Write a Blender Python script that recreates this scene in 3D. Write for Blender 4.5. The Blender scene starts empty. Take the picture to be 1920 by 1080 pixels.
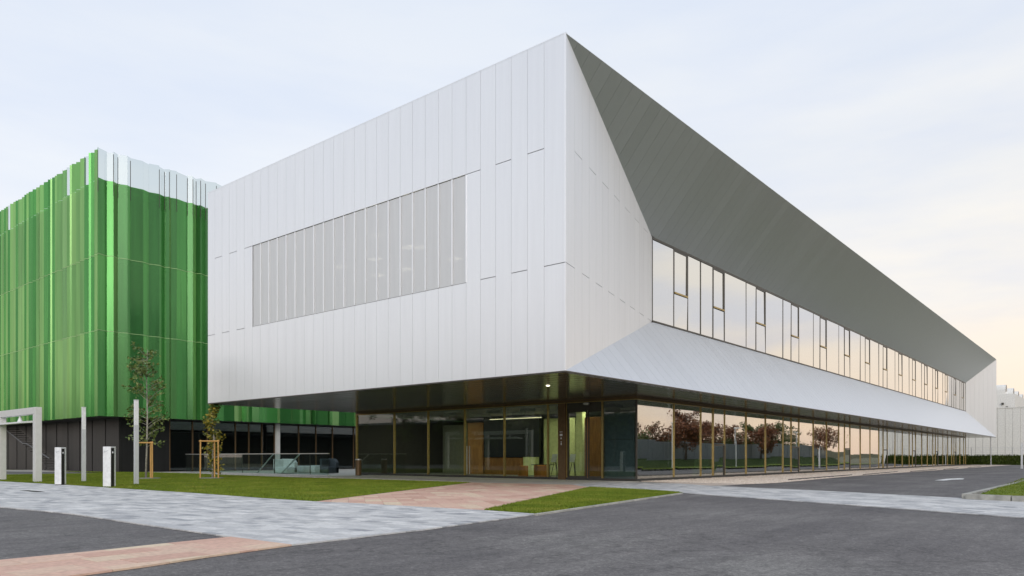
import bpy, math, random
import numpy as np
from mathutils import Vector

rng = random.Random(7)
scene = bpy.context.scene
COL = scene.collection

# ------------------------------------------------------------------ camera
F, CX, HY, EYE = 1387.0, 960.0, 857.0, 1.1
RD = (1150 / 1802.0, 1387 / 1802.0)          # long wing direction in camera ground coords (x right, y away)
LD = (-RD[1], RD[0])
CAM = (-19.5, -13.92)
cam_d = bpy.data.cameras.new('camera')
cam = bpy.data.objects.new('camera', cam_d)
COL.objects.link(cam)
cam.location = (CAM[0], CAM[1], EYE)
yaw = math.atan2(LD[1], RD[1])
cam.rotation_euler = (math.radians(90), 0, yaw - math.radians(90))
cam_d.sensor_width = 36
cam_d.lens = F / 1920 * 36
cam_d.shift_y = (HY - 540) / 1920
cam_d.clip_start = 0.1
cam_d.clip_end = 6000
scene.camera = cam

# ------------------------------------------------------------------ sky, sun, exposure
SUN_EL, SUN_AZ = 24.0, 222.0                 # azimuth: degrees counter-clockwise from +X, direction towards the sun
w = bpy.data.worlds.new('World')
scene.world = w
w.use_nodes = True
wn, wl = w.node_tree.nodes, w.node_tree.links
wn.clear()
out = wn.new('ShaderNodeOutputWorld')
bg = wn.new('ShaderNodeBackground')
bg.inputs['Strength'].default_value = 0.1
sky = wn.new('ShaderNodeTexSky')
sky.sky_type = 'NISHITA'
sky.sun_disc = False
sky.sun_elevation = math.radians(SUN_EL)
sky.sun_rotation = math.radians(90 - SUN_AZ)
tc = wn.new('ShaderNodeTexCoord')
sep = wn.new('ShaderNodeSeparateXYZ')
wl.new(tc.outputs['Generated'], sep.inputs[0])
veil = wn.new('ShaderNodeValToRGB')          # thin high cloud: warm at the horizon, bluish above
wl.new(sep.outputs['Z'], veil.inputs['Fac'])
e = veil.color_ramp.elements
e[0].position, e[0].color = 0.0, (0.86, 0.70, 0.64, 1)
e[1].position, e[1].color = 1.0, (0.64, 0.72, 0.86, 1)
for p_, c_ in ((0.07, (0.91, 0.80, 0.75, 1)), (0.18, (0.885, 0.88, 0.89, 1)), (0.32, (0.81, 0.845, 0.91, 1)), (0.55, (0.73, 0.79, 0.895, 1))):
    n_ = e.new(p_); n_.color = c_
mp = wn.new('ShaderNodeMapping'); mp.inputs['Scale'].default_value = (1.3, 1.3, 6.0)
wl.new(tc.outputs['Generated'], mp.inputs[0])
ns = wn.new('ShaderNodeTexNoise'); ns.inputs['Scale'].default_value = 2.2; ns.inputs['Detail'].default_value = 6; ns.inputs['Roughness'].default_value = 0.55
wl.new(mp.outputs[0], ns.inputs['Vector'])
nr = wn.new('ShaderNodeValToRGB')
nr.color_ramp.elements[0].position, nr.color_ramp.elements[0].color = 0.36, (0.85, 0.885, 0.95, 1)
nr.color_ramp.elements[1].position, nr.color_ramp.elements[1].color = 0.68, (1.09, 1.05, 0.97, 1)
wl.new(ns.outputs['Fac'], nr.inputs['Fac'])
mul = wn.new('ShaderNodeMix'); mul.data_type = 'RGBA'; mul.blend_type = 'MULTIPLY'; mul.inputs['Factor'].default_value = 0.42
wl.new(veil.outputs['Color'], mul.inputs['A']); wl.new(nr.outputs['Color'], mul.inputs['B'])
sc_ = wn.new('ShaderNodeVectorMath'); sc_.operation = 'SCALE'; sc_.inputs['Scale'].default_value = 9.5
dt = wn.new('ShaderNodeVectorMath'); dt.operation = 'DOT_PRODUCT'; dt.inputs[1].default_value = (0.80, -0.60, 0.0)   # warm evening side
wl.new(tc.outputs['Generated'], dt.inputs[0])
m1 = wn.new('ShaderNodeMapRange'); m1.interpolation_type = 'SMOOTHSTEP'; m1.inputs['From Min'].default_value = -0.3; m1.inputs['From Max'].default_value = 1.0
wl.new(dt.outputs['Value'], m1.inputs['Value'])
m2 = wn.new('ShaderNodeMapRange'); m2.interpolation_type = 'SMOOTHSTEP'; m2.inputs['From Min'].default_value = 0.62; m2.inputs['From Max'].default_value = 0.05
wl.new(sep.outputs['Z'], m2.inputs['Value'])
m3 = wn.new('ShaderNodeMath'); m3.operation = 'MULTIPLY'
wl.new(m1.outputs[0], m3.inputs[0]); wl.new(m2.outputs[0], m3.inputs[1])
wm = wn.new('ShaderNodeMix'); wm.data_type = 'RGBA'; wm.blend_type = 'MULTIPLY'; wm.inputs['B'].default_value = (1.06, 0.975, 0.885, 1)
wl.new(m3.outputs[0], wm.inputs['Factor']); wl.new(mul.outputs['Result'], wm.inputs['A'])
mp2 = wn.new('ShaderNodeMapping'); mp2.inputs['Scale'].default_value = (1.0, 1.0, 4.0); mp2.inputs['Location'].default_value = (0.4, 1.7, 0.2)
wl.new(tc.outputs['Generated'], mp2.inputs[0])
ns2 = wn.new('ShaderNodeTexNoise'); ns2.inputs['Scale'].default_value = 3.4; ns2.inputs['Detail'].default_value = 5; ns2.inputs['Roughness'].default_value = 0.5
wl.new(mp2.outputs[0], ns2.inputs['Vector'])
nr2 = wn.new('ShaderNodeValToRGB')
nr2.color_ramp.elements[0].position, nr2.color_ramp.elements[0].color = 0.38, (0.85, 0.89, 0.97, 1)
nr2.color_ramp.elements[1].position, nr2.color_ramp.elements[1].color = 0.60, (1.06, 1.03, 0.93, 1)
wl.new(ns2.outputs['Fac'], nr2.inputs['Fac'])
wc = wn.new('ShaderNodeMix'); wc.data_type = 'RGBA'; wc.blend_type = 'MULTIPLY'
wl.new(m3.outputs[0], wc.inputs['Factor']); wl.new(wm.outputs['Result'], wc.inputs['A']); wl.new(nr2.outputs['Color'], wc.inputs['B'])
wl.new(wc.outputs['Result'], sc_.inputs[0])
mx = wn.new('ShaderNodeMix'); mx.data_type = 'RGBA'; mx.inputs['Factor'].default_value = 0.86
wl.new(sky.outputs[0], mx.inputs['A']); wl.new(sc_.outputs[0], mx.inputs['B'])
wl.new(mx.outputs['Result'], bg.inputs['Color'])
wl.new(bg.outputs[0], out.inputs['Surface'])

sd = bpy.data.lights.new('sun', 'SUN')
sd.energy = 1.1
sd.angle = math.radians(40)
sd.color = (1.0, 0.93, 0.84)
so = bpy.data.objects.new('sun', sd)
COL.objects.link(so)
so.rotation_euler = (math.radians(90 - SUN_EL), 0, math.radians(SUN_AZ + 90))

scene.view_settings.view_transform = 'Standard'
scene.view_settings.look = 'None'
scene.view_settings.exposure = 0.3
scene.view_settings.gamma = 1.0
scene.cycles.max_bounces = 10
scene.cycles.transparent_max_bounces = 24
scene.cycles.caustics_reflective = False
scene.cycles.sample_clamp_indirect = 6

# ------------------------------------------------------------------ coordinates
# world X runs along the long wing, world Y along the entrance facade, origin under the sharp corner
def P(u, v, z=0.0):
    Y = (EYE - z) * F / (v - HY)
    X = (u - CX) * Y / F
    return (X * RD[0] + Y * RD[1] + CAM[0], X * LD[0] + Y * LD[1] + CAM[1])
def ray(u):
    a = (u - CX) / F
    return (a * RD[0] + RD[1], a * LD[0] + LD[1])
def onS(u, s):                                # y of the sight line u on the plane x = s
    d = ray(u); k = (s - CAM[0]) / d[0]
    return CAM[1] + d[1] * k
def onT(u, t):
    d = ray(u); k = (t - CAM[1]) / d[1]
    return CAM[0] + d[0] * k
def zat(x, y, v):
    Y = (x - CAM[0]) * RD[1] + (y - CAM[1]) * LD[1]
    return EYE + (HY - v) * Y / F

# ------------------------------------------------------------------ materials
def new_mat(name):
    m = bpy.data.materials.new(name); m.use_nodes = True
    return m, m.node_tree.nodes, m.node_tree.links, m.node_tree.nodes['Principled BSDF']
def noise(n, l, scale, detail=4, vec=None, rough=0.55):
    t = n.new('ShaderNodeTexNoise'); t.inputs['Scale'].default_value = scale; t.inputs['Detail'].default_value = detail; t.inputs['Roughness'].default_value = rough
    if vec is None:
        c = n.new('ShaderNodeTexCoord'); vec = c.outputs['Object']
    l.new(vec, t.inputs['Vector'])
    return t.outputs['Fac']
def mapped(n, l, scale, kind='Object'):
    c = n.new('ShaderNodeTexCoord'); m = n.new('ShaderNodeMapping'); m.inputs['Scale'].default_value = scale
    l.new(c.outputs[kind], m.inputs[0]); return m.outputs[0]
def ramp(n, l, fac, stops):
    r = n.new('ShaderNodeValToRGB'); l.new(fac, r.inputs['Fac']); el = r.color_ramp.elements
    el[0].position, el[0].color = stops[0][0], (*stops[0][1], 1)
    el[1].position, el[1].color = stops[-1][0], (*stops[-1][1], 1)
    for p_, c_ in stops[1:-1]:
        x = el.new(p_); x.color = (*c_, 1)
    return r.outputs['Color']
def mixc(n, l, mode, fac, a, b):
    m = n.new('ShaderNodeMix'); m.data_type = 'RGBA'; m.blend_type = mode
    if isinstance(fac, (int, float)): m.inputs['Factor'].default_value = fac
    else: l.new(fac, m.inputs['Factor'])
    for k, x in (('A', a), ('B', b)):
        if isinstance(x, tuple): m.inputs[k].default_value = (*x, 1)
        else: l.new(x, m.inputs[k])
    return m.outputs['Result']
def bump(n, l, h, strength, dist, b):
    x = n.new('ShaderNodeBump'); x.inputs['Strength'].default_value = strength; x.inputs['Distance'].default_value = dist
    l.new(h, x.inputs['Height']); l.new(x.outputs[0], b.inputs['Normal'])
def simple(name, col, rough=0.6, metal=0.0, var=0.12, scale=6.0, vscale=(1, 1, 1), spec=0.5):
    m, n, l, b = new_mat(name)
    f = noise(n, l, scale, 5, mapped(n, l, vscale))
    lo = tuple(c * (1 - var) for c in col); hi = tuple(min(1, c * (1 + var)) for c in col)
    l.new(ramp(n, l, f, [(0.3, lo), (0.7, hi)]), b.inputs['Base Color'])
    b.inputs['Roughness'].default_value = rough; b.inputs['Metallic'].default_value = metal
    b.inputs['Specular IOR Level'].default_value = spec
    return m
def panel_metal(name, col, rough, metal, var=0.05, can=0.10):
    m, n, l, b = new_mat(name)
    oi = n.new('ShaderNodeObjectInfo')
    f = noise(n, l, 1.0, 4, mapped(n, l, (5, 5, 0.25)))
    c1 = ramp(n, l, f, [(0.3, tuple(c * (1 - var) for c in col)), (0.7, tuple(min(1, c * (1 + var * .6)) for c in col))])
    c2 = ramp(n, l, oi.outputs['Random'], [(0, (0.98, 0.98, 0.983)), (1, (1, 1, 1))])
    l.new(mixc(n, l, 'MULTIPLY', 1.0, c1, c2), b.inputs['Base Color'])
    b.inputs['Metallic'].default_value = metal
    cn = noise(n, l, 1.0, 2, mapped(n, l, (1.6, 1.6, 0.7)))
    if can: bump(n, l, cn, can, 0.03, b)
    mr = n.new('ShaderNodeMapRange'); mr.inputs['To Min'].default_value = rough - 0.01; mr.inputs['To Max'].default_value = rough + 0.02
    l.new(oi.outputs['Random'], mr.inputs['Value']); l.new(mr.outputs[0], b.inputs['Roughness'])
    return m
def glass(name, tint, base, power, rough=0.0):
    m = bpy.data.materials.new(name); m.use_nodes = True
    n, l = m.node_tree.nodes, m.node_tree.links; n.clear()
    o = n.new('ShaderNodeOutputMaterial'); mxs = n.new('ShaderNodeMixShader')
    tr = n.new('ShaderNodeBsdfTransparent'); tr.inputs[0].default_value = (*tint, 1)
    gl = n.new('ShaderNodeBsdfGlossy'); gl.inputs['Roughness'].default_value = rough; gl.inputs['Color'].default_value = (0.97, 0.97, 0.96, 1)
    lw = n.new('ShaderNodeLayerWeight'); lw.inputs['Blend'].default_value = 0.5
    pw = n.new('ShaderNodeMath'); pw.operation = 'POWER'; pw.inputs[1].default_value = power
    l.new(lw.outputs['Facing'], pw.inputs[0])
    mr = n.new('ShaderNodeMapRange'); mr.inputs['To Min'].default_value = base; mr.inputs['To Max'].default_value = 0.96
    l.new(pw.outputs[0], mr.inputs['Value']); l.new(mr.outputs[0], mxs.inputs[0])
    l.new(tr.outputs[0], mxs.inputs[1]); l.new(gl.outputs[0], mxs.inputs[2]); l.new(mxs.outputs[0], o.inputs[0])
    return m

M = {}
M['panel'] = panel_metal('silver_white_panel', (0.86, 0.875, 0.90), 0.36, 0.55, 0.025)
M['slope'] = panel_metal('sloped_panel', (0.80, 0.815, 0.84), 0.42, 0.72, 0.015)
M['under_slope'] = panel_metal('darker_slope_panel', (0.66, 0.70, 0.725), 0.42, 0.72, 0.02)  # darker base colour than the lower slope
M['dark_gap'] = simple('joint_backing', (0.62, 0.625, 0.63), 0.8)
M['bronze'] = simple('golden_bronze', (0.42, 0.31, 0.12), 0.35, 0.7)
M['frame'] = simple('dark_window_frame', (0.07, 0.065, 0.055), 0.4, 0.3)
M['header'] = simple('brown_header', (0.16, 0.10, 0.05), 0.4, 0.4)
M['plinth'] = simple('dark_plinth', (0.05, 0.048, 0.045), 0.6)
M['soffit'] = panel_metal('dark_bronze_soffit', (0.27, 0.25, 0.21), 0.17, 0.8, 0.05, 0.0)
M['mirror_glass'] = glass('solar_glass', (0.72, 0.78, 0.74), 0.33, 1.5)
M['upper_glass'] = glass('upper_solar_glass', (0.25, 0.27, 0.26), 0.62, 1.3)
M['clear_glass'] = glass('lobby_glass', (0.80, 0.86, 0.82), 0.05, 3.5)
M['rail_glass'] = glass('balustrade_glass', (0.80, 0.90, 0.87), 0.06, 4)
M['dark_glass'] = glass('dark_lobby_glass', (0.66, 0.72, 0.72), 0.09, 3.5)
M['slate'] = simple('slate_panel', (0.26, 0.32, 0.33), 0.5)
M['roofing'] = simple('roof_membrane', (0.45, 0.45, 0.44), 0.8)
M['inwall'] = simple('interior_wall', (0.34, 0.35, 0.31), 0.8)
M['infloor'] = simple('interior_floor', (0.20, 0.20, 0.19), 0.35)
M['inceil'] = simple('interior_ceiling', (0.35, 0.35, 0.34), 0.8)
M['yellow_wall'] = simple('pale_green_wall', (0.62, 0.66, 0.34), 0.7)
M['wood'] = simple('warm_wood', (0.36, 0.17, 0.06), 0.5, 0, 0.3, 3, (8, 8, 0.6))
M['screen'] = simple('dark_screen', (0.012, 0.014, 0.02), 0.35)
M['orange'] = simple('orange_upholstery', (0.42, 0.16, 0.03), 0.8)
M['black'] = simple('black_metal', (0.02, 0.02, 0.022), 0.4)
M['white'] = simple('white_lacquer', (0.78, 0.79, 0.80), 0.35)
M['offwhite'] = simple('white_seat', (0.72, 0.76, 0.74), 0.6)
M['darkseat'] = simple('dark_blue_seat', (0.05, 0.07, 0.08), 0.7)
M['steel'] = simple('brushed_steel', (0.60, 0.60, 0.58), 0.35, 0.8)
M['greypaint'] = simple('light_grey_paint', (0.64, 0.64, 0.62), 0.5, 0.05, 0.05)
M['polegrey'] = simple('pole_grey', (0.56, 0.58, 0.60), 0.4, 0.1, 0.05)
M['concrete'] = simple('kerb_concrete', (0.42, 0.41, 0.37), 0.9, 0, 0.3, 4)
M['charcoal'] = panel_metal('charcoal_panel', (0.014, 0.0135, 0.0135), 0.45, 0.2, 0.3)
M['railgrey'] = simple('dark_grey_rail', (0.13, 0.13, 0.135), 0.5)
M['stake'] = simple('pine_stake', (0.55, 0.31, 0.10), 0.7, 0, 0.25, 3, (10, 10, 1))
M['bark_pale'] = simple('pale_bark', (0.36, 0.34, 0.30), 0.9, 0, 0.35, 12)
M['bark'] = simple('brown_bark', (0.10, 0.075, 0.055), 0.9, 0, 0.35, 12)
M['paleg'] = simple('pale_green_upholstery', (0.42, 0.62, 0.38), 0.7)
M['fence'] = simple('grey_fence_sheet', (0.30, 0.32, 0.33), 0.6)
M['fardwall'] = simple('white_cladding', (0.72, 0.71, 0.68), 0.6)
M['paint'] = simple('road_paint', (0.78, 0.78, 0.76), 0.7)

def emis(name, col, s):
    m, n, l, b = new_mat(name)
    b.inputs['Base Color'].default_value = (*col, 1); b.inputs['Emission Color'].default_value = (*col, 1); b.inputs['Emission Strength'].default_value = s
    return m
M['lamp'] = emis('lit_lamp', (1.0, 0.93, 0.72), 5.0)
M['lamp_dim'] = emis('dim_strip', (1.0, 0.88, 0.55), 0.9)
M['lamp_fill'] = emis('added_fill_glow', (1.0, 0.95, 0.66), 9.0)  # glow of the added lobby fill panels

def perforated():
    m = bpy.data.materials.new('perforated_sheet'); m.use_nodes = True
    n, l = m.node_tree.nodes, m.node_tree.links; b = n['Principled BSDF']
    b.inputs['Base Color'].default_value = (0.62, 0.63, 0.64, 1); b.inputs['Metallic'].default_value = 0.4; b.inputs['Roughness'].default_value = 0.5
    f = noise(n, l, 1.0, 3, mapped(n, l, (6, 6, 0.4)))
    l.new(ramp(n, l, f, [(0.3, (0.72, 0.73, 0.74)), (0.7, (0.76, 0.77, 0.78))]), b.inputs['Base Color'])
    tr = n.new('ShaderNodeBsdfTransparent'); mxs = n.new('ShaderNodeMixShader'); mxs.inputs[0].default_value = 0.11
    l.new(b.outputs[0], mxs.inputs[1]); l.new(tr.outputs[0], mxs.inputs[2]); l.new(mxs.outputs[0], n['Material Output'].inputs[0])
    return m
M['perf'] = perforated()

def asphalt():
    m, n, l, b = new_mat('asphalt')
    v = mapped(n, l, (1, 1, 1))
    big = noise(n, l, 0.22, 5, v, 0.6); fine = noise(n, l, 34, 4, v, 0.8); mid = noise(n, l, 2.2, 6, mapped(n, l, (0.35, 1.4, 1)), 0.65)
    c = ramp(n, l, big, [(0.32, (0.122, 0.114, 0.114)), (0.5, (0.162, 0.151, 0.147)), (0.68, (0.212, 0.202, 0.192))])
    c = mixc(n, l, 'MULTIPLY', 0.9, c, ramp(n, l, mid, [(0.3, (0.74, 0.74, 0.75)), (0.7, (1.16, 1.16, 1.16))]))
    sp = noise(n, l, 9, 6, v, 0.85)
    c = mixc(n, l, 'MULTIPLY', 0.9, c, ramp(n, l, sp, [(0.3, (0.55, 0.55, 0.56)), (0.5, (1, 1, 1)), (0.68, (1.35, 1.35, 1.34))]))
    c = mixc(n, l, 'MULTIPLY', 1.0, c, ramp(n, l, fine, [(0.30, (0.45, 0.45, 0.46)), (0.55, (0.98, 0.98, 0.98)), (0.72, (1.9, 1.9, 1.9))]))
    vo = n.new('ShaderNodeTexVoronoi'); vo.feature = 'DISTANCE_TO_EDGE'; vo.inputs['Scale'].default_value = 0.16
    dn = n.new('ShaderNodeTexNoise'); dn.inputs['Scale'].default_value = 1.4; dn.inputs['Detail'].default_value = 5; l.new(v, dn.inputs['Vector'])
    va = n.new('ShaderNodeVectorMath'); va.operation = 'ADD'; l.new(v, va.inputs[0])
    vs_ = n.new('ShaderNodeVectorMath'); vs_.operation = 'SCALE'; vs_.inputs['Scale'].default_value = 1.2; l.new(dn.outputs['Color'], vs_.inputs[0]); l.new(vs_.outputs[0], va.inputs[1])
    l.new(va.outputs[0], vo.inputs['Vector'])
    c = mixc(n, l, 'MULTIPLY', 0.55, c, ramp(n, l, vo.outputs['Distance'], [(0.0, (0.45, 0.45, 0.45)), (0.006, (1, 1, 1))]))
    ln = noise(n, l, 1.0, 3, mapped(n, l, (0.05, 0.75, 1)), 0.5)
    c = mixc(n, l, 'MULTIPLY', 0.8, c, ramp(n, l, ln, [(0.35, (0.84, 0.83, 0.84)), (0.6, (1.08, 1.08, 1.06))]))
    l.new(c, b.inputs['Base Color']); b.inputs['Roughness'].default_value = 0.82
    bump(n, l, fine, 0.6, 0.006, b)
    return m
M['asphalt'] = asphalt()

def tone_mat(name, stops, rough=0.8, nscale=14):
    m, n, l, b = new_mat(name)
    a = n.new('ShaderNodeAttribute'); a.attribute_name = 'tone'
    f = noise(n, l, nscale, 5); big = noise(n, l, 0.5, 4)
    c = ramp(n, l, a.outputs['Fac'], stops)
    c = mixc(n, l, 'MULTIPLY', 0.9, c, ramp(n, l, f, [(0.3, (0.82, 0.82, 0.82)), (0.7, (1.12, 1.12, 1.12))]))
    c = mixc(n, l, 'MULTIPLY', 0.9, c, ramp(n, l, big, [(0.3, (0.93, 0.93, 0.93)), (0.7, (1.04, 1.04, 1.04))]))
    l.new(c, b.inputs['Base Color']); b.inputs['Roughness'].default_value = rough
    bump(n, l, f, 0.3, 0.01, b)
    return m
M['paver'] = tone_mat('grey_paver', [(0, (0.34, 0.345, 0.36)), (0.35, (0.51, 0.51, 0.51)), (0.6, (0.60, 0.595, 0.585)), (1, (0.74, 0.73, 0.71))])
M['pink'] = tone_mat('pink_paver', [(0, (0.56, 0.33, 0.25)), (0.5, (0.68, 0.44, 0.34)), (1, (0.72, 0.58, 0.42))])
M['slabstone'] = tone_mat('pale_slab', [(0, (0.50, 0.48, 0.44)), (1, (0.62, 0.60, 0.56))])
M['mortar'] = simple('joint_sand', (0.24, 0.23, 0.22), 0.95)

def grass_mat(name, stops, rough=0.9):
    m, n, l, b = new_mat(name)
    v = mapped(n, l, (1, 1, 1))
    big = noise(n, l, 0.7, 6, v, 0.65); fine = noise(n, l, 26, 4, v, 0.7)
    c = ramp(n, l, big, stops)
    c = mixc(n, l, 'MULTIPLY', 1.0, c, ramp(n, l, fine, [(0.3, (0.6, 0.62, 0.55)), (0.7, (1.3, 1.28, 1.2))]))
    l.new(c, b.inputs['Base Color']); b.inputs['Roughness'].default_value = rough
    b.inputs['Specular IOR Level'].default_value = 0.15
    bump(n, l, fine, 0.8, 0.03, b)
    return m
M['lawn'] = grass_mat('lawn', [(0.25, (0.11, 0.17, 0.022)), (0.5, (0.175, 0.235, 0.03)), (0.72, (0.29, 0.30, 0.06))])
M['hedge'] = grass_mat('hedge_leaf', [(0.3, (0.05, 0.09, 0.008)), (0.7, (0.09, 0.13, 0.015))])
M['bank'] = grass_mat('bank_cover', [(0.3, (0.03, 0.055, 0.01)), (0.7, (0.06, 0.085, 0.02))])
M['field'] = grass_mat('field', [(0.3, (0.15, 0.145, 0.10)), (0.7, (0.21, 0.20, 0.15))])
M['hill'] = grass_mat('hill_scrub', [(0.3, (0.06, 0.07, 0.035)), (0.7, (0.12, 0.10, 0.06))])
def leaf_mat(name, c0, c1):
    m, n, l, b = new_mat(name)
    a = n.new('ShaderNodeAttribute'); a.attribute_name = 'tone'
    l.new(ramp(n, l, a.outputs['Fac'], [(0, c0), (1, c1)]), b.inputs['Base Color'])
    b.inputs['Roughness'].default_value = 0.6
    return m
M['leaf_green'] = leaf_mat('olive_leaf', (0.05, 0.10, 0.02), (0.20, 0.24, 0.06))
M['leaf_yellow'] = leaf_mat('yellow_green_leaf', (0.05, 0.10, 0.015), (0.34, 0.26, 0.03))
M['leaf_rust'] = leaf_mat('rust_leaf', (0.10, 0.035, 0.015), (0.34, 0.13, 0.05))
M['leaf_dark'] = leaf_mat('dark_green_leaf', (0.035, 0.06, 0.008), (0.11, 0.15, 0.02))
M['gravel_base'] = simple('gravel_base', (0.62, 0.52, 0.44), 0.95, 0, 0.25, 20)
M['gravel'] = tone_mat('gravel_stone', [(0, (0.45, 0.37, 0.30)), (0.5, (0.68, 0.58, 0.49)), (1, (0.80, 0.72, 0.64))], 0.9, 30)

def green_mat(name, col, spec=0.8, rough=0.18):
    m, n, l, b = new_mat(name)
    oi = n.new('ShaderNodeObjectInfo')
    c2 = ramp(n, l, oi.outputs['Random'], [(0, (0.70, 0.80, 0.75)), (0.5, (1, 1, 1)), (1, (1.25, 1.15, 1.15))])
    f = noise(n, l, 1.0, 3, mapped(n, l, (3, 3, 0.12)))
    c1 = ramp(n, l, f, [(0.3, tuple(c * .85 for c in col)), (0.7, tuple(c * 1.15 for c in col))])
    l.new(mixc(n, l, 'MULTIPLY', 1.0, c1, c2), b.inputs['Base Color'])
    b.inputs['Roughness'].default_value = rough; b.inputs['Specular IOR Level'].default_value = spec
    b.inputs['Metallic'].default_value = 0.4
    tr = n.new('ShaderNodeBsdfTransparent'); tr.inputs[0].default_value = (0.36, 0.72, 0.30, 1)
    mxs = n.new('ShaderNodeMixShader'); mxs.inputs[0].default_value = 0.36
    l.new(b.outputs[0], mxs.inputs[1]); l.new(tr.outputs[0], mxs.inputs[2]); l.new(mxs.outputs[0], n['Material Output'].inputs[0])
    return m
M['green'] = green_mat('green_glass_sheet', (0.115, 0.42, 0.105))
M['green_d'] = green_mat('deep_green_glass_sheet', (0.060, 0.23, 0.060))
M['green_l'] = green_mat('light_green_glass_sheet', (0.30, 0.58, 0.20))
M['core'] = simple('green_core_wall', (0.16, 0.34, 0.12), 0.7)
M['green_j'] = simple('pale_joint', (0.30, 0.46, 0.20), 0.4)
M['pale_glass'] = glass('pale_parapet_glass', (0.86, 0.89, 0.88), 0.03, 4.0, 0.0)

# ------------------------------------------------------------------ mesh helpers
def mesh_obj(name, verts, faces, mat, parent=None, tone=None, smooth=False):
    me = bpy.data.meshes.new(name)
    me.from_pydata([tuple(v) for v in verts], [], faces)
    if tone is not None:
        a = me.attributes.new('tone', 'FLOAT', 'FACE')
        a.data.foreach_set('value', tone if hasattr(tone, '__len__') else [tone] * len(me.polygons))
    if smooth:
        me.polygons.foreach_set('use_smooth', [True] * len(me.polygons))
    me.materials.append(M[mat]); me.update()
    o = bpy.data.objects.new(name, me); COL.objects.link(o)
    if parent is not None: o.parent = parent; o.matrix_parent_inverse = parent_inv(parent)
    return o
def parent_inv(p):
    from mathutils import Matrix
    return Matrix.Translation(p.location).inverted() if p.parent is None else Matrix.Identity(4)
class MB:
    def __init__(s): s.v = []; s.f = []; s.t = []
    def add(s, vs, fs, tone=0.5):
        b = len(s.v); s.v += [tuple(v) for v in vs]; s.f += [tuple(i + b for i in f) for f in fs]; s.t += [tone] * len(fs)
    def box(s, a, b, tone=0.5):
        x0, y0, z0 = a; x1, y1, z1 = b
        s.add([(x0, y0, z0), (x1, y0, z0), (x1, y1, z0), (x0, y1, z0), (x0, y0, z1), (x1, y0, z1), (x1, y1, z1), (x0, y1, z1)],
              [(0, 3, 2, 1), (4, 5, 6, 7), (0, 1, 5, 4), (1, 2, 6, 5), (2, 3, 7, 6), (3, 0, 4, 7)], tone)
    def slab(s, quad, n, th, tone=0.5):     # quad counter-clockwise seen from outside, n outward; body goes inward by th
        q = [Vector(p) for p in quad]; n = Vector(n).normalized() * th
        k = len(q)
        s.add(q + [p - n for p in q], [tuple(range(k)), tuple(reversed(range(k, 2 * k)))] + [((i + 1) % k, i, i + k, (i + 1) % k + k) for i in range(k)], tone)
    def tube(s, pts, radii, seg=8, tone=0.5, cap=True):
        pts = [Vector(p) for p in pts]; base = len(s.v); rings = []
        for i, p in enumerate(pts):
            d = (pts[min(i + 1, len(pts) - 1)] - pts[max(i - 1, 0)]).normalized()
            a = d.cross(Vector((0, 0, 1)) if abs(d.z) < .9 else Vector((1, 0, 0))).normalized(); b = d.cross(a)
            r = radii[i] if hasattr(radii, '__len__') else radii
            s.v += [tuple(p + (a * math.cos(2 * math.pi * k / seg) + b * math.sin(2 * math.pi * k / seg)) * r) for k in range(seg)]
        for i in range(len(pts) - 1):
            for k in range(seg):
                k2 = (k + 1) % seg
                s.f.append((base + i * seg + k, base + i * seg + k2, base + (i + 1) * seg + k2, base + (i + 1) * seg + k)); s.t.append(tone)
        if cap:
            s.f.append(tuple(base + k for k in range(seg))[::-1]); s.t.append(tone)
            e_ = base + (len(pts) - 1) * seg
            s.f.append(tuple(e_ + k for k in range(seg))); s.t.append(tone)
    def lathe(s, c, prof, seg=20, tone=0.5):
        base = len(s.v)
        for r, z in prof:
            s.v += [(c[0] + r * math.cos(2 * math.pi * k / seg), c[1] + r * math.sin(2 * math.pi * k / seg), c[2] + z) for k in range(seg)]
        for i in range(len(prof) - 1):
            for k in range(seg):
                k2 = (k + 1) % seg
                s.f.append((base + i * seg + k, base + i * seg + k2, base + (i + 1) * seg + k2, base + (i + 1) * seg + k)); s.t.append(tone)
        s.f.append(tuple(base + k for k in range(seg))[::-1]); s.t.append(tone)
        e_ = base + (len(prof) - 1) * seg; s.f.append(tuple(e_ + k for k in range(seg))); s.t.append(tone)
    def build(s, name, mat, parent=None, smooth=False):
        return mesh_obj(name, s.v, s.f, mat, parent, s.t, smooth)
def box(name, a, b, mat, parent=None):
    m = MB(); m.box(a, b); return m.build(name, mat, parent)
def bevel(o, wd=0.01, seg=2):
    md = o.modifiers.new('bevel', 'BEVEL'); md.width = wd; md.segments = seg; md.limit_method = 'ANGLE'
    return o
def slab(name, quad, n, th, mat, parent=None):
    m = MB(); m.slab(quad, n, th); return m.build(name, mat, parent)
def empty(name, loc, label=None, cat=None, group=None):
    o = bpy.data.objects.new(name, None); o.location = loc; o.empty_display_size = 0.3; COL.objects.link(o)
    if label: tag(o, label, cat, group)
    bpy.context.view_layer.update()
    return o
def tag(o, label, cat, group=None):
    o['label'] = label; o['category'] = cat
    if group: o['group'] = group
    return o
def struct(o):
    o['kind'] = 'structure'; return o
def stuff(o):
    o['kind'] = 'stuff'; return o
def sheet(name, poly, z, mat):
    vs = [(x, y, z) for x, y in poly]
    area = sum(vs[i][0] * vs[(i + 1) % len(vs)][1] - vs[(i + 1) % len(vs)][0] * vs[i][1] for i in range(len(vs)))
    if area < 0: vs.reverse()
    return mesh_obj(name, vs, [tuple(range(len(vs)))], mat)
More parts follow.
